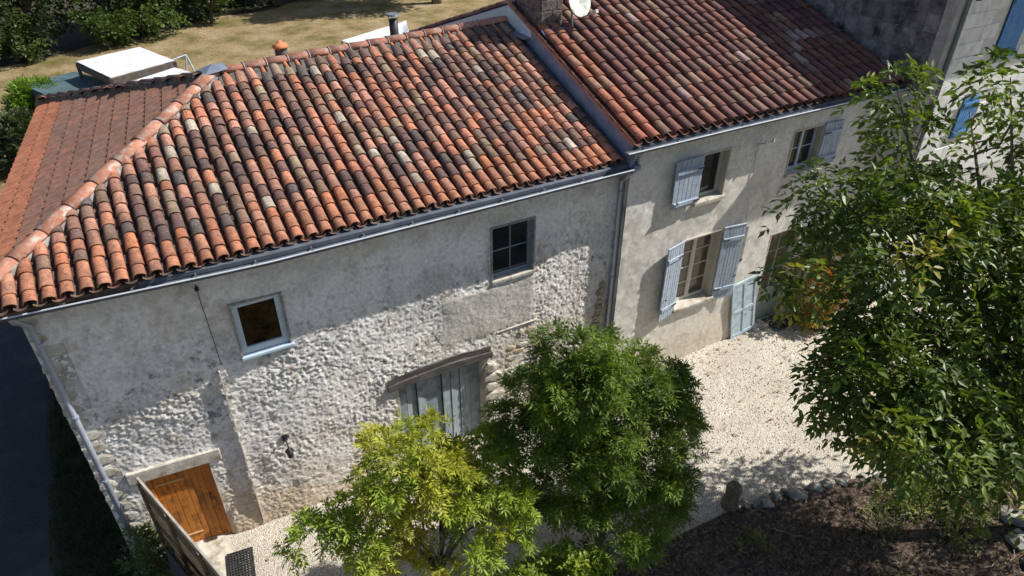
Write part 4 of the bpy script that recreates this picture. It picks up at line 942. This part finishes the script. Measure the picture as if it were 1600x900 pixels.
# ================================================================= VEGETATION
def unit(v): return v / np.maximum(np.linalg.norm(v, axis=-1, keepdims=True), 1e-9)
def leaf_sprays(P, D, length, npair, lw, ll, cols, droop=.35, term=True, fold=.25):
    """compound leaves: P base points, D directions; returns quads (n,4,3) and colours"""
    n = len(P); D = unit(D); up = np.tile([0, 0, 1.], (n, 1)) + rng.normal(0, .35, (n, 3)); Sd = unit(np.cross(D, up)); N = np.cross(Sd, D)
    Q = []; C = []
    Ls = length * rng.uniform(.7, 1.25, n)
    ts = list(np.linspace(.25, .95, npair)) if npair else []
    def quad(base, dirn, nor, l, wdt):
        side = np.cross(dirn, nor); mid = base + dirn * (l * .45)[:, None]
        return np.stack([base, mid + side * wdt[:, None] + nor * (fold * wdt)[:, None], base + dirn * l[:, None], mid - side * wdt[:, None] + nor * (fold * wdt)[:, None]], 1)
    for t in ts:
        c0 = P + D * (Ls * t)[:, None] - np.array([0, 0, 1.]) * (droop * Ls * t * t)[:, None]
        for s in (-1, 1):
            dd = unit(D * .55 + s * Sd + rng.normal(0, .22, (n, 3)) - np.array([0, 0, .25])); nn = unit(N + rng.normal(0, .4, (n, 3))); nn = unit(nn - dd * (nn * dd).sum(1, keepdims=True))
            sz = ll * rng.uniform(.75, 1.2, n) * (1 - .3 * abs(t - .6)); Q.append(quad(c0, dd, nn, sz, sz * lw)); C.append(cols * rng.uniform(.8, 1.2, (n, 1)))
    if term:
        c0 = P + D * Ls[:, None] - np.array([0, 0, 1.]) * (droop * Ls)[:, None]; dd = unit(D - np.array([0, 0, droop]) + rng.normal(0, .15, (n, 3))); nn = unit(N + rng.normal(0, .3, (n, 3))); nn = unit(nn - dd * (nn * dd).sum(1, keepdims=True))
        sz = ll * rng.uniform(.9, 1.25, n); Q.append(quad(c0, dd, nn, sz, sz * lw)); C.append(cols * rng.uniform(.85, 1.15, (n, 1)))
    return np.concatenate(Q), np.concatenate(C)
def quads_obj(name, Q, C, mt, parent):
    V = Q.reshape(-1, 3); F = np.arange(len(V)).reshape(-1, 4); o = npmesh(name, V, F, mt, parent, False, np.repeat(C, 4, 0)); return o
def limbs(base, targets, r0, mt, parent, fork=.35, wob=.12, name='trunk'):
    b = MB(); base = Vector(base)
    cen = sum((Vector(t) for t in targets), Vector()) / len(targets)
    f = base.lerp(Vector((cen.x, cen.y, cen.z)), fork)
    b.tube([base - Vector((0, 0, .15)), base.lerp(f, .5) + Vector((random.gauss(0, .03), random.gauss(0, .03), 0)), f], [r0 * 1.15, r0 * .9, r0 * .75], 8)
    b.build(name, mt, parent, 0, True)
    for t in targets:
        t = Vector(t); mid = f.lerp(t, .5) + Vector((random.gauss(0, wob), random.gauss(0, wob), random.uniform(0, wob * 1.5)))
        l = MB(); l.tube([f, f.lerp(mid, .5) + Vector((0, 0, .05)), mid, mid.lerp(t, .5), t], [r0 * .55, r0 * .4, r0 * .28, r0 * .16, r0 * .05], 6)
        for q in range(3):
            s = mid.lerp(t, random.uniform(.1, .8)); e = s + Vector((random.gauss(0, .35), random.gauss(0, .35), random.gauss(.1, .25)))
            l.tube([s, s.lerp(e, .5) + Vector((0, 0, .04)), e], [r0 * .12, r0 * .08, r0 * .03], 4)
        l.build('limb', mt, parent, 0, True)
def clumps(ells, n, shell=.55):
    """clump centres in a set of ellipsoids (cx,cy,cz,rx,ry,rz,weight), biased outward"""
    W = np.array([e[6] for e in ells], float); W /= W.sum(); idx = rng.choice(len(ells), n, p=W); E = np.array([e[:6] for e in ells])[idx]
    d = unit(rng.normal(size=(n, 3))); r = rng.uniform(shell, 1, n) ** .6
    return E[:, :3] + d * r[:, None] * E[:, 3:6], d
def foliage(ells, nc, per, cr_, leaf, colfn, shell=.5, up=.35):
    C, Dc = clumps(ells, nc, shell)
    cc = colfn(C)                                     # colour per clump
    P = np.repeat(C, per, 0) ; n = len(P); d = unit(rng.normal(size=(n, 3)) + np.repeat(Dc, per, 0) * .9 + np.array([0, 0, up]))
    P = P + d * cr_ * rng.uniform(0, .8, (n, 1)); cols = np.repeat(cc, per, 0) * rng.uniform(.82, 1.18, (n, 1))
    return leaf_sprays(P, d, cols=cols, **leaf)
GREEN1 = np.array([.135, .195, .024]); GREEN2 = np.array([.07, .115, .018]); YEL = np.array([.38, .36, .045]); YG = np.array([.24, .30, .035])
def mixc(a, b, t): return a * (1 - t[:, None]) + b * t[:, None]
# dark ash in the middle
dark = thing('ash_tree', 'dense dark green feathery-leaved young tree in the middle of the yard before the house corner', 'tree', (-2.35, -3.3, -.25))
de = [(-2.9, -3.05, 3.75, .5, .45, .55, 2.0), (-2.75, -3.1, 3.3, .6, .5, .6, 1.6), (-3.45, -2.95, 3.0, .6, .5, .6, 1.6), (-2.05, -3.0, 3.35, .42, .4, .45, .9), (-2.35, -3.2, 2.9, .85, .75, 1.0, 3), (-1.75, -3.35, 2.1, .85, .75, 1.0, 3), (-2.7, -3.2, 1.7, .85, .7, 1.0, 3), (-2.1, -3.6, 1.0, 1.0, .7, .7, 2.2), (-1.35, -3.2, 2.6, .45, .4, .55, 1), (-3.0, -3.0, 2.7, .5, .45, .6, 1.0)]
Q, C = foliage(de, 250, 27, .20, dict(length=.19, npair=6, lw=.105, ll=.10, droop=.35), lambda c: mixc(GREEN2, GREEN1 * 1.25, np.clip(rng.normal(.45, .3, len(c)), 0, 1)), .35)
Q = Q + np.array([2.35, 3.3, .25]); quads_obj('crown', Q, C, LEAF, dark)['kind'] = 'stuff'
limbs((0, 0, 0), [(e[0] + 2.35, e[1] + 3.3, e[2] + .35) for e in de], .09, BARK, dark)
# yellow and green one
yel = thing('ash_tree', 'light open tree with yellow and green leaves in front of the grey plank gate', 'tree', (-5.05, -3.0, -.35))
ye_ = [(-5.65, -2.6, 3.05, .42, .4, .42, 1.2), (-5.0, -2.8, 2.45, .45, .45, .4, .9), (-5.25, -2.6, 2.6, .65, .55, .75, 1.8), (-4.4, -2.8, 2.1, .75, .6, .7, 2.4), (-5.95, -2.7, 1.95, .6, .5, .5, 1.3), (-5.0, -3.1, 1.5, 1.0, .7, .7, 2.4), (-4.1, -3.1, 1.5, .7, .6, .7, 1.6), (-6.6, -2.6, 2.0, .4, .3, .2, .6), (-4.2, -2.6, 2.5, .35, .35, .3, .3)]
def ycol(c):
    k = fbm(c[:, 0] * 1.3 + 40, c[:, 2] * 1.3 + 40, 2, 3); t = .85 * sstep(.43, .68, k + rng.normal(0, .06, len(c))) ; right = sstep(-4.6, -3.9, c[:, 0]) * .75
    return mixc(mixc(GREEN1 * 1.5, YG, np.clip(rng.normal(.5, .3, len(c)), 0, 1)), YEL, np.clip(t * (1 - right), 0, 1))
Q, C = foliage(ye_, 135, 20, .19, dict(length=.18, npair=5, lw=.14, ll=.10, droop=.45), ycol, .35)
Q = Q + np.array([5.05, 3.0, .35]); quads_obj('crown', Q, C, LEAF, yel)['kind'] = 'stuff'
limbs((0, 0, 0), [(e[0] + 5.05, e[1] + 3.0, e[2] + .45) for e in ye_], .07, BARK, yel)
# broad-leaved bush at the bottom edge
bu = thing('laurel_bush', 'bright green broad-leaved bush at the foot of the two trees, bottom of the view', 'bush', (-3.75, -3.9, -.3))
Q, C = foliage([(0, 0, .85, .6, .45, .55, 1), (-.5, .05, .7, .45, .4, .45, .7), (.6, 0, .7, .4, .4, .4, .6)], 95, 16, .16, dict(length=.1, npair=2, lw=.3, ll=.085, droop=.2), lambda c: mixc(GREEN1 * 1.1, YG, np.clip(rng.normal(.4, .3, len(c)), 0, 1)), .4)
quads_obj('foliage', Q, C, LEAFG, bu)['kind'] = 'stuff'
limbs((0, 0, 0), [(.3, 0, .8), (-.3, .1, .7), (0, -.2, .9)], .03, BARK, bu, name='stem')
# walnut
wal = thing('walnut_tree', 'big walnut tree with large dark leaflets filling the right side of the view', 'tree', (4.5, -6.9, -.1))
WO = np.array([4.5, -6.9, -.1])
WE = [(.75, -4.8, 3.7, .6, .5, .6, 1.0), (5.0, -7.5, 3.6, .9, .8, .8, 1.5), (2.2, -3.1, 6.8, .3, .25, .22, .3), (3.0, -4.1, 7.1, .4, .35, .3, .5), (3.6, -4.5, 6.3, .55, .5, .45, .6), (2.6, -4.2, 5.3, 1.1, .9, .7, 2.4), (1.6, -4.3, 5.2, .9, .8, .9, 3), (.55, -3.9, 4.8, .5, .5, .55, 1), (1.6, -4.8, 3.9, 1.1, .9, .8, 3.2), (.8, -5.0, 3.5, .8, .7, .7, 2.2), (2.8, -4.7, 4.7, 1.1, .9, .9, 3), (1.5, -5.6, 2.9, 1.0, .8, .5, 2), (2.7, -5.6, 3.5, 1.1, .9, .7, 2.4), (3.8, -4.9, 4.6, 1.3, 1.1, 1.0, 2.5),
      (3.3, -6.0, 4.6, 1.1, 1.0, .9, 2.4), (2.0, -3.6, 6.2, .45, .4, .3, .5), (3.7, -3.4, 6.3, .5, .5, .35, .5), (1.2, -3.3, 5.5, .55, .5, .5, 1), (4.9, -5.6, 5.0, 1.3, 1.2, 1.2, 2), (2.0, -5.2, 2.5, .7, .6, .4, 1), (1.9, -6.3, 2.7, .9, .7, .5, 2), (2.9, -6.4, 3.2, 1.0, .8, .8, 2), (.9, -5.9, 3.4, .8, .6, .6, 1.4)]
def wcol(c):
    t = np.clip(rng.normal(.35, .28, len(c)), 0, 1); k = mixc(np.array([.06, .095, .02]), np.array([.19, .255, .035]), t); y = (rng.random(len(c)) < .035)[:, None]
    return np.where(y, np.array([.26, .24, .04]), k)
Q, C = foliage(WE, 740, 7, .26, dict(length=.30, npair=3, lw=.20, ll=.155, droop=.9, fold=.3), wcol, .3, .1)
cen = Q.mean(1); dist = np.linalg.norm(cen - np.array(CP), axis=1); order = np.argsort(dist); nearq = order[:300]; far = order[300:]
quads_obj('crown', Q[far] - WO, C[far], LEAFG, wal)['kind'] = 'stuff'
LOB = leafmat('single_leaf', .35, .42, .35)
ln_ = LOB.node_tree; at_ = [q for q in ln_.nodes if q.type == 'ATTRIBUTE'][0]; oi = ln_.nodes.new('ShaderNodeObjectInfo')
for lk in list(ln_.links):
    if lk.from_node == at_: ts_ = lk.to_socket; ln_.links.remove(lk); ln_.links.new(oi.outputs['Color'], ts_)
lm = bpy.data.meshes.new('leaf'); lm.from_pydata([(0, 0, 0), (.24, .45, .07), (0, 1, 0), (-.24, .45, .07), (.2, .25, .05), (.16, .78, .04), (-.16, .78, .04), (-.2, .25, .05), (0, .5, -.01)], [], [(0, 4, 8), (4, 1, 8), (1, 5, 8), (5, 2, 8), (2, 6, 8), (6, 3, 8), (3, 7, 8), (7, 0, 8)]); lm.update(); lm.materials.append(LOB)
for i in nearq:
    q = Q[i]; a = Vector(q[0]); t = Vector(q[2]); dy = t - a; sx = Vector(q[1] - q[3]); l = dy.length; dyn = dy / l; sxn = (sx - dyn * sx.dot(dyn)).normalized(); nz_ = sxn.cross(dyn)
    M = Matrix(((sxn.x * l, dyn.x * l, nz_.x * l, a.x - WO[0]), (sxn.y * l, dyn.y * l, nz_.y * l, a.y - WO[1]), (sxn.z * l, dyn.z * l, nz_.z * l, a.z - WO[2]), (0, 0, 0, 1)))
    inst('leaf', lm, wal, M, tuple(float(v_) for v_ in C[i]))
limbs((0, 0, 0), [tuple(np.array(e[:3]) - WO) for e in WE], .17, BARK, wal, .45, .25)
# weeds and shrubs
def shrub(name, label, cat, loc, ells, nc, per, leaf, colfn, group=None, stems=3, cr_=.2, mt=None):
    t = thing(name, label, cat, loc, group); Q, C = foliage(ells, nc, per, cr_, leaf, colfn, .35); quads_obj('foliage', Q, C, mt or LEAF, t)['kind'] = 'stuff'
    limbs((0, 0, 0), [(e[0], e[1], e[2] * .9) for e in ells[:4]], .025 * max(1, ells[0][2]), BARK, t, name='stem'); return t
gcol = lambda a, b_: (lambda c: mixc(np.array(a), np.array(b_), np.clip(rng.normal(.5, .3, len(c)), 0, 1)))
shrub('weed_clump', 'green weeds growing at the barn corner beside the downpipe foot', 'weed', (-8.95, -.05, -.5), [(0, 0, .55, .16, .2, .45, 1), (.15, -.45, .35, .2, .35, .3, 1)], 26, 12, dict(length=.12, npair=2, lw=.18, ll=.11, droop=.3), gcol((.05, .09, .03), (.12, .16, .05)))
shrub('flowering_shrub', 'yellow-orange leaved shrub against the house wall right of the glazed door', 'shrub', (5.6, -.75, -.1), [(0, 0, .9, .5, .35, .75, 2), (.5, 0, 1.2, .45, .35, .7, 1.2), (-.25, -.1, .5, .35, .3, .4, 1)], 90, 14, dict(length=.1, npair=2, lw=.28, ll=.07, droop=.3), lambda c: np.where((rng.random(len(c)) < .18)[:, None], np.array([.4, .10, .03]), mixc(np.array([.35, .30, .03]), np.array([.10, .14, .03]), np.clip(rng.normal(.45, .35, len(c)), 0, 1))))
shrub('garden_weeds', 'low green and yellow weeds at the right of the soil bed', 'weed', (3.0, -5.2, -.08), [(0, 0, .12, .6, .35, .15, 1), (.5, -.6, .1, .4, .4, .12, 1)], 50, 10, dict(length=.1, npair=2, lw=.25, ll=.07, droop=.3), gcol((.06, .11, .03), (.22, .22, .05)))
shrub('round_bush', 'bright lime green conifer bush behind the left corner of the barn roof', 'bush', (-10.15, 21.6, -.5), [(0, 0, 1.2, .85, .7, .9, 1)], 170, 16, dict(length=.22, npair=2, lw=.16, ll=.16, droop=-.1), gcol((.10, .19, .02), (.2, .3, .035)))
shrub('dark_bush', 'dark straggly bush below the lime green bush by the car', 'bush', (-10.7, 19.3, -.5), [(0, 0, .9, .8, .9, .8, 1)], 90, 12, dict(length=.25, npair=2, lw=.25, ll=.16, droop=.1), gcol((.03, .05, .02), (.08, .10, .04)))
# grass of the verge and dry tufts
def tufts(name, xr, yr, n, h, c1, c2, zoff=0, wdt=.008):
    x = rng.uniform(*xr, n); y = rng.uniform(*yr, n); z = gz(x) + zoff; P = np.stack([x, y, z], 1); d = unit(np.concatenate([rng.normal(0, .35, (n, 2)), np.ones((n, 1))], 1)); s = unit(np.cross(d, rng.normal(size=(n, 3)))); l = (h * rng.uniform(.4, 1.2, n))[:, None]
    Q = np.stack([P - s * wdt, P + s * wdt, P + d * l + s * wdt * .3, P + d * l - s * wdt * .3], 1); C = mixc(np.array(c1), np.array(c2), rng.random(n)); o = quads_obj(name, Q, C, LEAF, None); o['kind'] = 'stuff'; return o
tag(tufts('verge_grass', (-10.45, -9.35), (-2, 12), 14000, .16, (.03, .04, .015), (.09, .09, .04), .0), 'rough grass strip between the road and the barn', 'grass')
tag(tufts('bed_litter', (0, 6), (-9, -4.6), 7000, .09, (.08, .06, .04), (.26, .21, .15), .04, .009), 'dry grass and litter scattered on the soil bed', 'litter')
# loose pebbles over the gravel
n = 9000; x = rng.uniform(-8.9, 6.5, n); y = rng.uniform(-3.9, -.1, n); s = rng.uniform(.008, .019, n); z = gz(x) + .024
oc = np.array([(1, 0, 0), (0, 1, 0), (-1, 0, 0), (0, -1, 0), (0, 0, .8)]); Pv = np.stack([x, y, z], 1)[:, None, :] + oc[None] * s[:, None, None] * rng.uniform(.6, 1.3, (n, 5, 1))
Fq = (np.arange(n) * 5)[:, None, None] + np.array([(0, 1, 4), (1, 2, 4), (2, 3, 4), (3, 0, 4)])[None]
pc = np.repeat(mixc(np.array([.30, .26, .2]), np.array([.62, .57, .5]), rng.random(n)), 5, 0)
tag(npmesh('gravel_pebbles', Pv.reshape(-1, 3), Fq.reshape(-1, 3), attmat('pebble'), None, False, pc), 'loose pale pebbles on the gravel yard', 'pebbles', None, 'stuff')

n = 420; x = np.concatenate([rng.uniform(-7.5, 6, n // 2), rng.uniform(2, 6, n - n // 2)]); y = rng.uniform(-4, -.25, n); P = np.stack([x, y, gz(x) + .045], 1); d = unit(np.stack([rng.normal(size=n), rng.normal(size=n), rng.normal(0, .12, n)], 1)); sd = unit(np.cross(d, [0, 0, 1.])); l = rng.uniform(.03, .09, (n, 1))
tag(quads_obj('fallen_leaves', np.stack([P, P + d * l * .5 + sd * l * .28, P + d * l, P + d * l * .5 - sd * l * .28], 1), mixc(np.array([.16, .09, .03]), np.array([.34, .26, .07]), rng.random(n)), LEAF, None), 'small fallen leaves scattered over the gravel', 'fallen leaves', None, 'stuff')
# twigs and bark scraps on the bed
tw_ = MB()
for i in range(420):
    x = random.uniform(.3, 5.5); y = random.uniform(-8.2, float(bed_y(x)) - .15); a = random.uniform(0, 6.28); l = random.uniform(.06, .38) if i % 4 == 0 else random.uniform(.03, .1); z = float(gz(x)) + .085
    tw_.tube([(x, y, z), (x + math.cos(a) * l * .5, y + math.sin(a) * l * .5, z + random.uniform(0, .03)), (x + math.cos(a + .3) * l, y + math.sin(a + .3) * l, z)], random.uniform(.004, .011), 3, False)
tag(tw_.build('twigs', simple('dry_twig', (.12, .09, .07), (.36, .29, .23), 8, .9)), 'dry twigs and bark scraps strewn over the soil bed', 'twigs', None, 'stuff')
for i, (x, y, r, lb) in enumerate(((2.1, -5.3, .22, 'small tuft of pale green weeds in the lit part of the soil bed'), (1.2, -6.3, .18, 'small weed tuft in the shaded part of the soil bed nearer the stump'), (3.0, -6.2, .2, 'small weed tuft beside the boulders at the right of the bed'), (-.2, -4.6, .2, 'small weed tuft on the soil bed in front of the stump'))):
    shrub('weed_tuft', lb, 'weed', (x, y, float(gz(x)) + .06), [(0, 0, .06, r, r, .08, 1)], 14, 9, dict(length=.09, npair=2, lw=.2, ll=.06, droop=.3), gcol((.07, .10, .03), (.24, .24, .07)), 'weed tufts on the soil bed')
# far trees and hedges beyond the lawn
def far_tree(name, label, loc, r, h, tr, nc, per, ll, c1, c2, cat='tree', group=None):
    t = thing(name, label, cat, loc, group); el = []
    for i in range(6):
        a = random.uniform(0, 6.28); q = random.uniform(.1, .6) * r; el.append((q * math.cos(a), q * math.sin(a), tr + (h - tr) * random.uniform(.25, .75), r * random.uniform(.45, .7), r * random.uniform(.45, .7), (h - tr) * random.uniform(.25, .4), 1))
    Q, C = foliage(el, nc, per, r * .22, dict(length=ll * 2, npair=2, lw=.3, ll=ll, droop=.3), gcol(c1, c2), .3)
    quads_obj('crown', Q, C, LEAF, t)['kind'] = 'stuff'; limbs((0, 0, 0), [e[:3] for e in el], .05 * h / 2 + .06, BARK, t); return t
D1 = (.014, .024, .009); D2 = (.045, .065, .02); B1 = (.05, .085, .02); B2 = (.12, .17, .04)
TREES = [(11.4, 34.0, 3.0, 10.5, 4.6, 'tall tree whose crown rises out of view above the lawn right of the flue'), (-14.0, 33.0, 3.3, 9, .1, 'dark tree at the top left corner of the lawn'), (-10.4, 35.6, 3.0, 9.5, .1, 'dense dark tree second from the left in the wood'), (-6.8, 37.0, 3.0, 10, .1, 'dark tree behind the sunlit shrubs above the pergola'),
    (-3.0, 38.3, 3.0, 10, .1, 'dark tree above the right end of the sunlit shrubs'), (1.0, 39.9, 3.0, 10, .5, 'dark tree at the back of the lawn above the terracotta pot'), (5.2, 42.6, 3.2, 10, .9, 'dark tree at the back of the lawn left of the black flue'),
    (9.8, 43.0, 3.4, 10, 1.2, 'dark tree at the back of the lawn above the black flue'), (14.5, 40.5, 3.2, 9, 1.0, 'dark tree beyond the lawn left of the chimney'), (20.0, 39, 3.8, 9, .8, 'dark tree beyond the house roof at the back')]
for i, (x, y, r, h, tr, lb) in enumerate(TREES): far_tree('broadleaf_tree', lb, (x, y, -.3), r, h, tr, 230, 18, .24, D1, D2, 'tree', 'trees of the wood beyond the lawn')
for i, (x, y, r, h, lb) in enumerate([(-7.3, 34.0, 1.4, 2.0, 'sunlit green shrub at the edge of the wood above the pergola'), (-4.8, 34.9, 1.4, 2.2, 'sunlit shrub between the pergola shrub and the taller one'), (-1.7, 36.0, 1.5, 3.4, 'tallest sunlit shrub at the right end of the wood edge'), (-11.4, 33.6, 1.1, 2.6, 'shaded shrub at the wood edge in the top left'), (4.9, 38.6, .9, 2.6, 'small leafy sapling standing at the top edge of the lawn'), (15.2, 36.5, 1.5, 2.6, 'sunlit hedge shrub left of the stone chimney')]):
    far_tree('garden_shrub', lb, (x, y, -.3), r, h, .1, 70, 14, .15, B1, B2, 'shrub', 'shrubs along the wood edge')
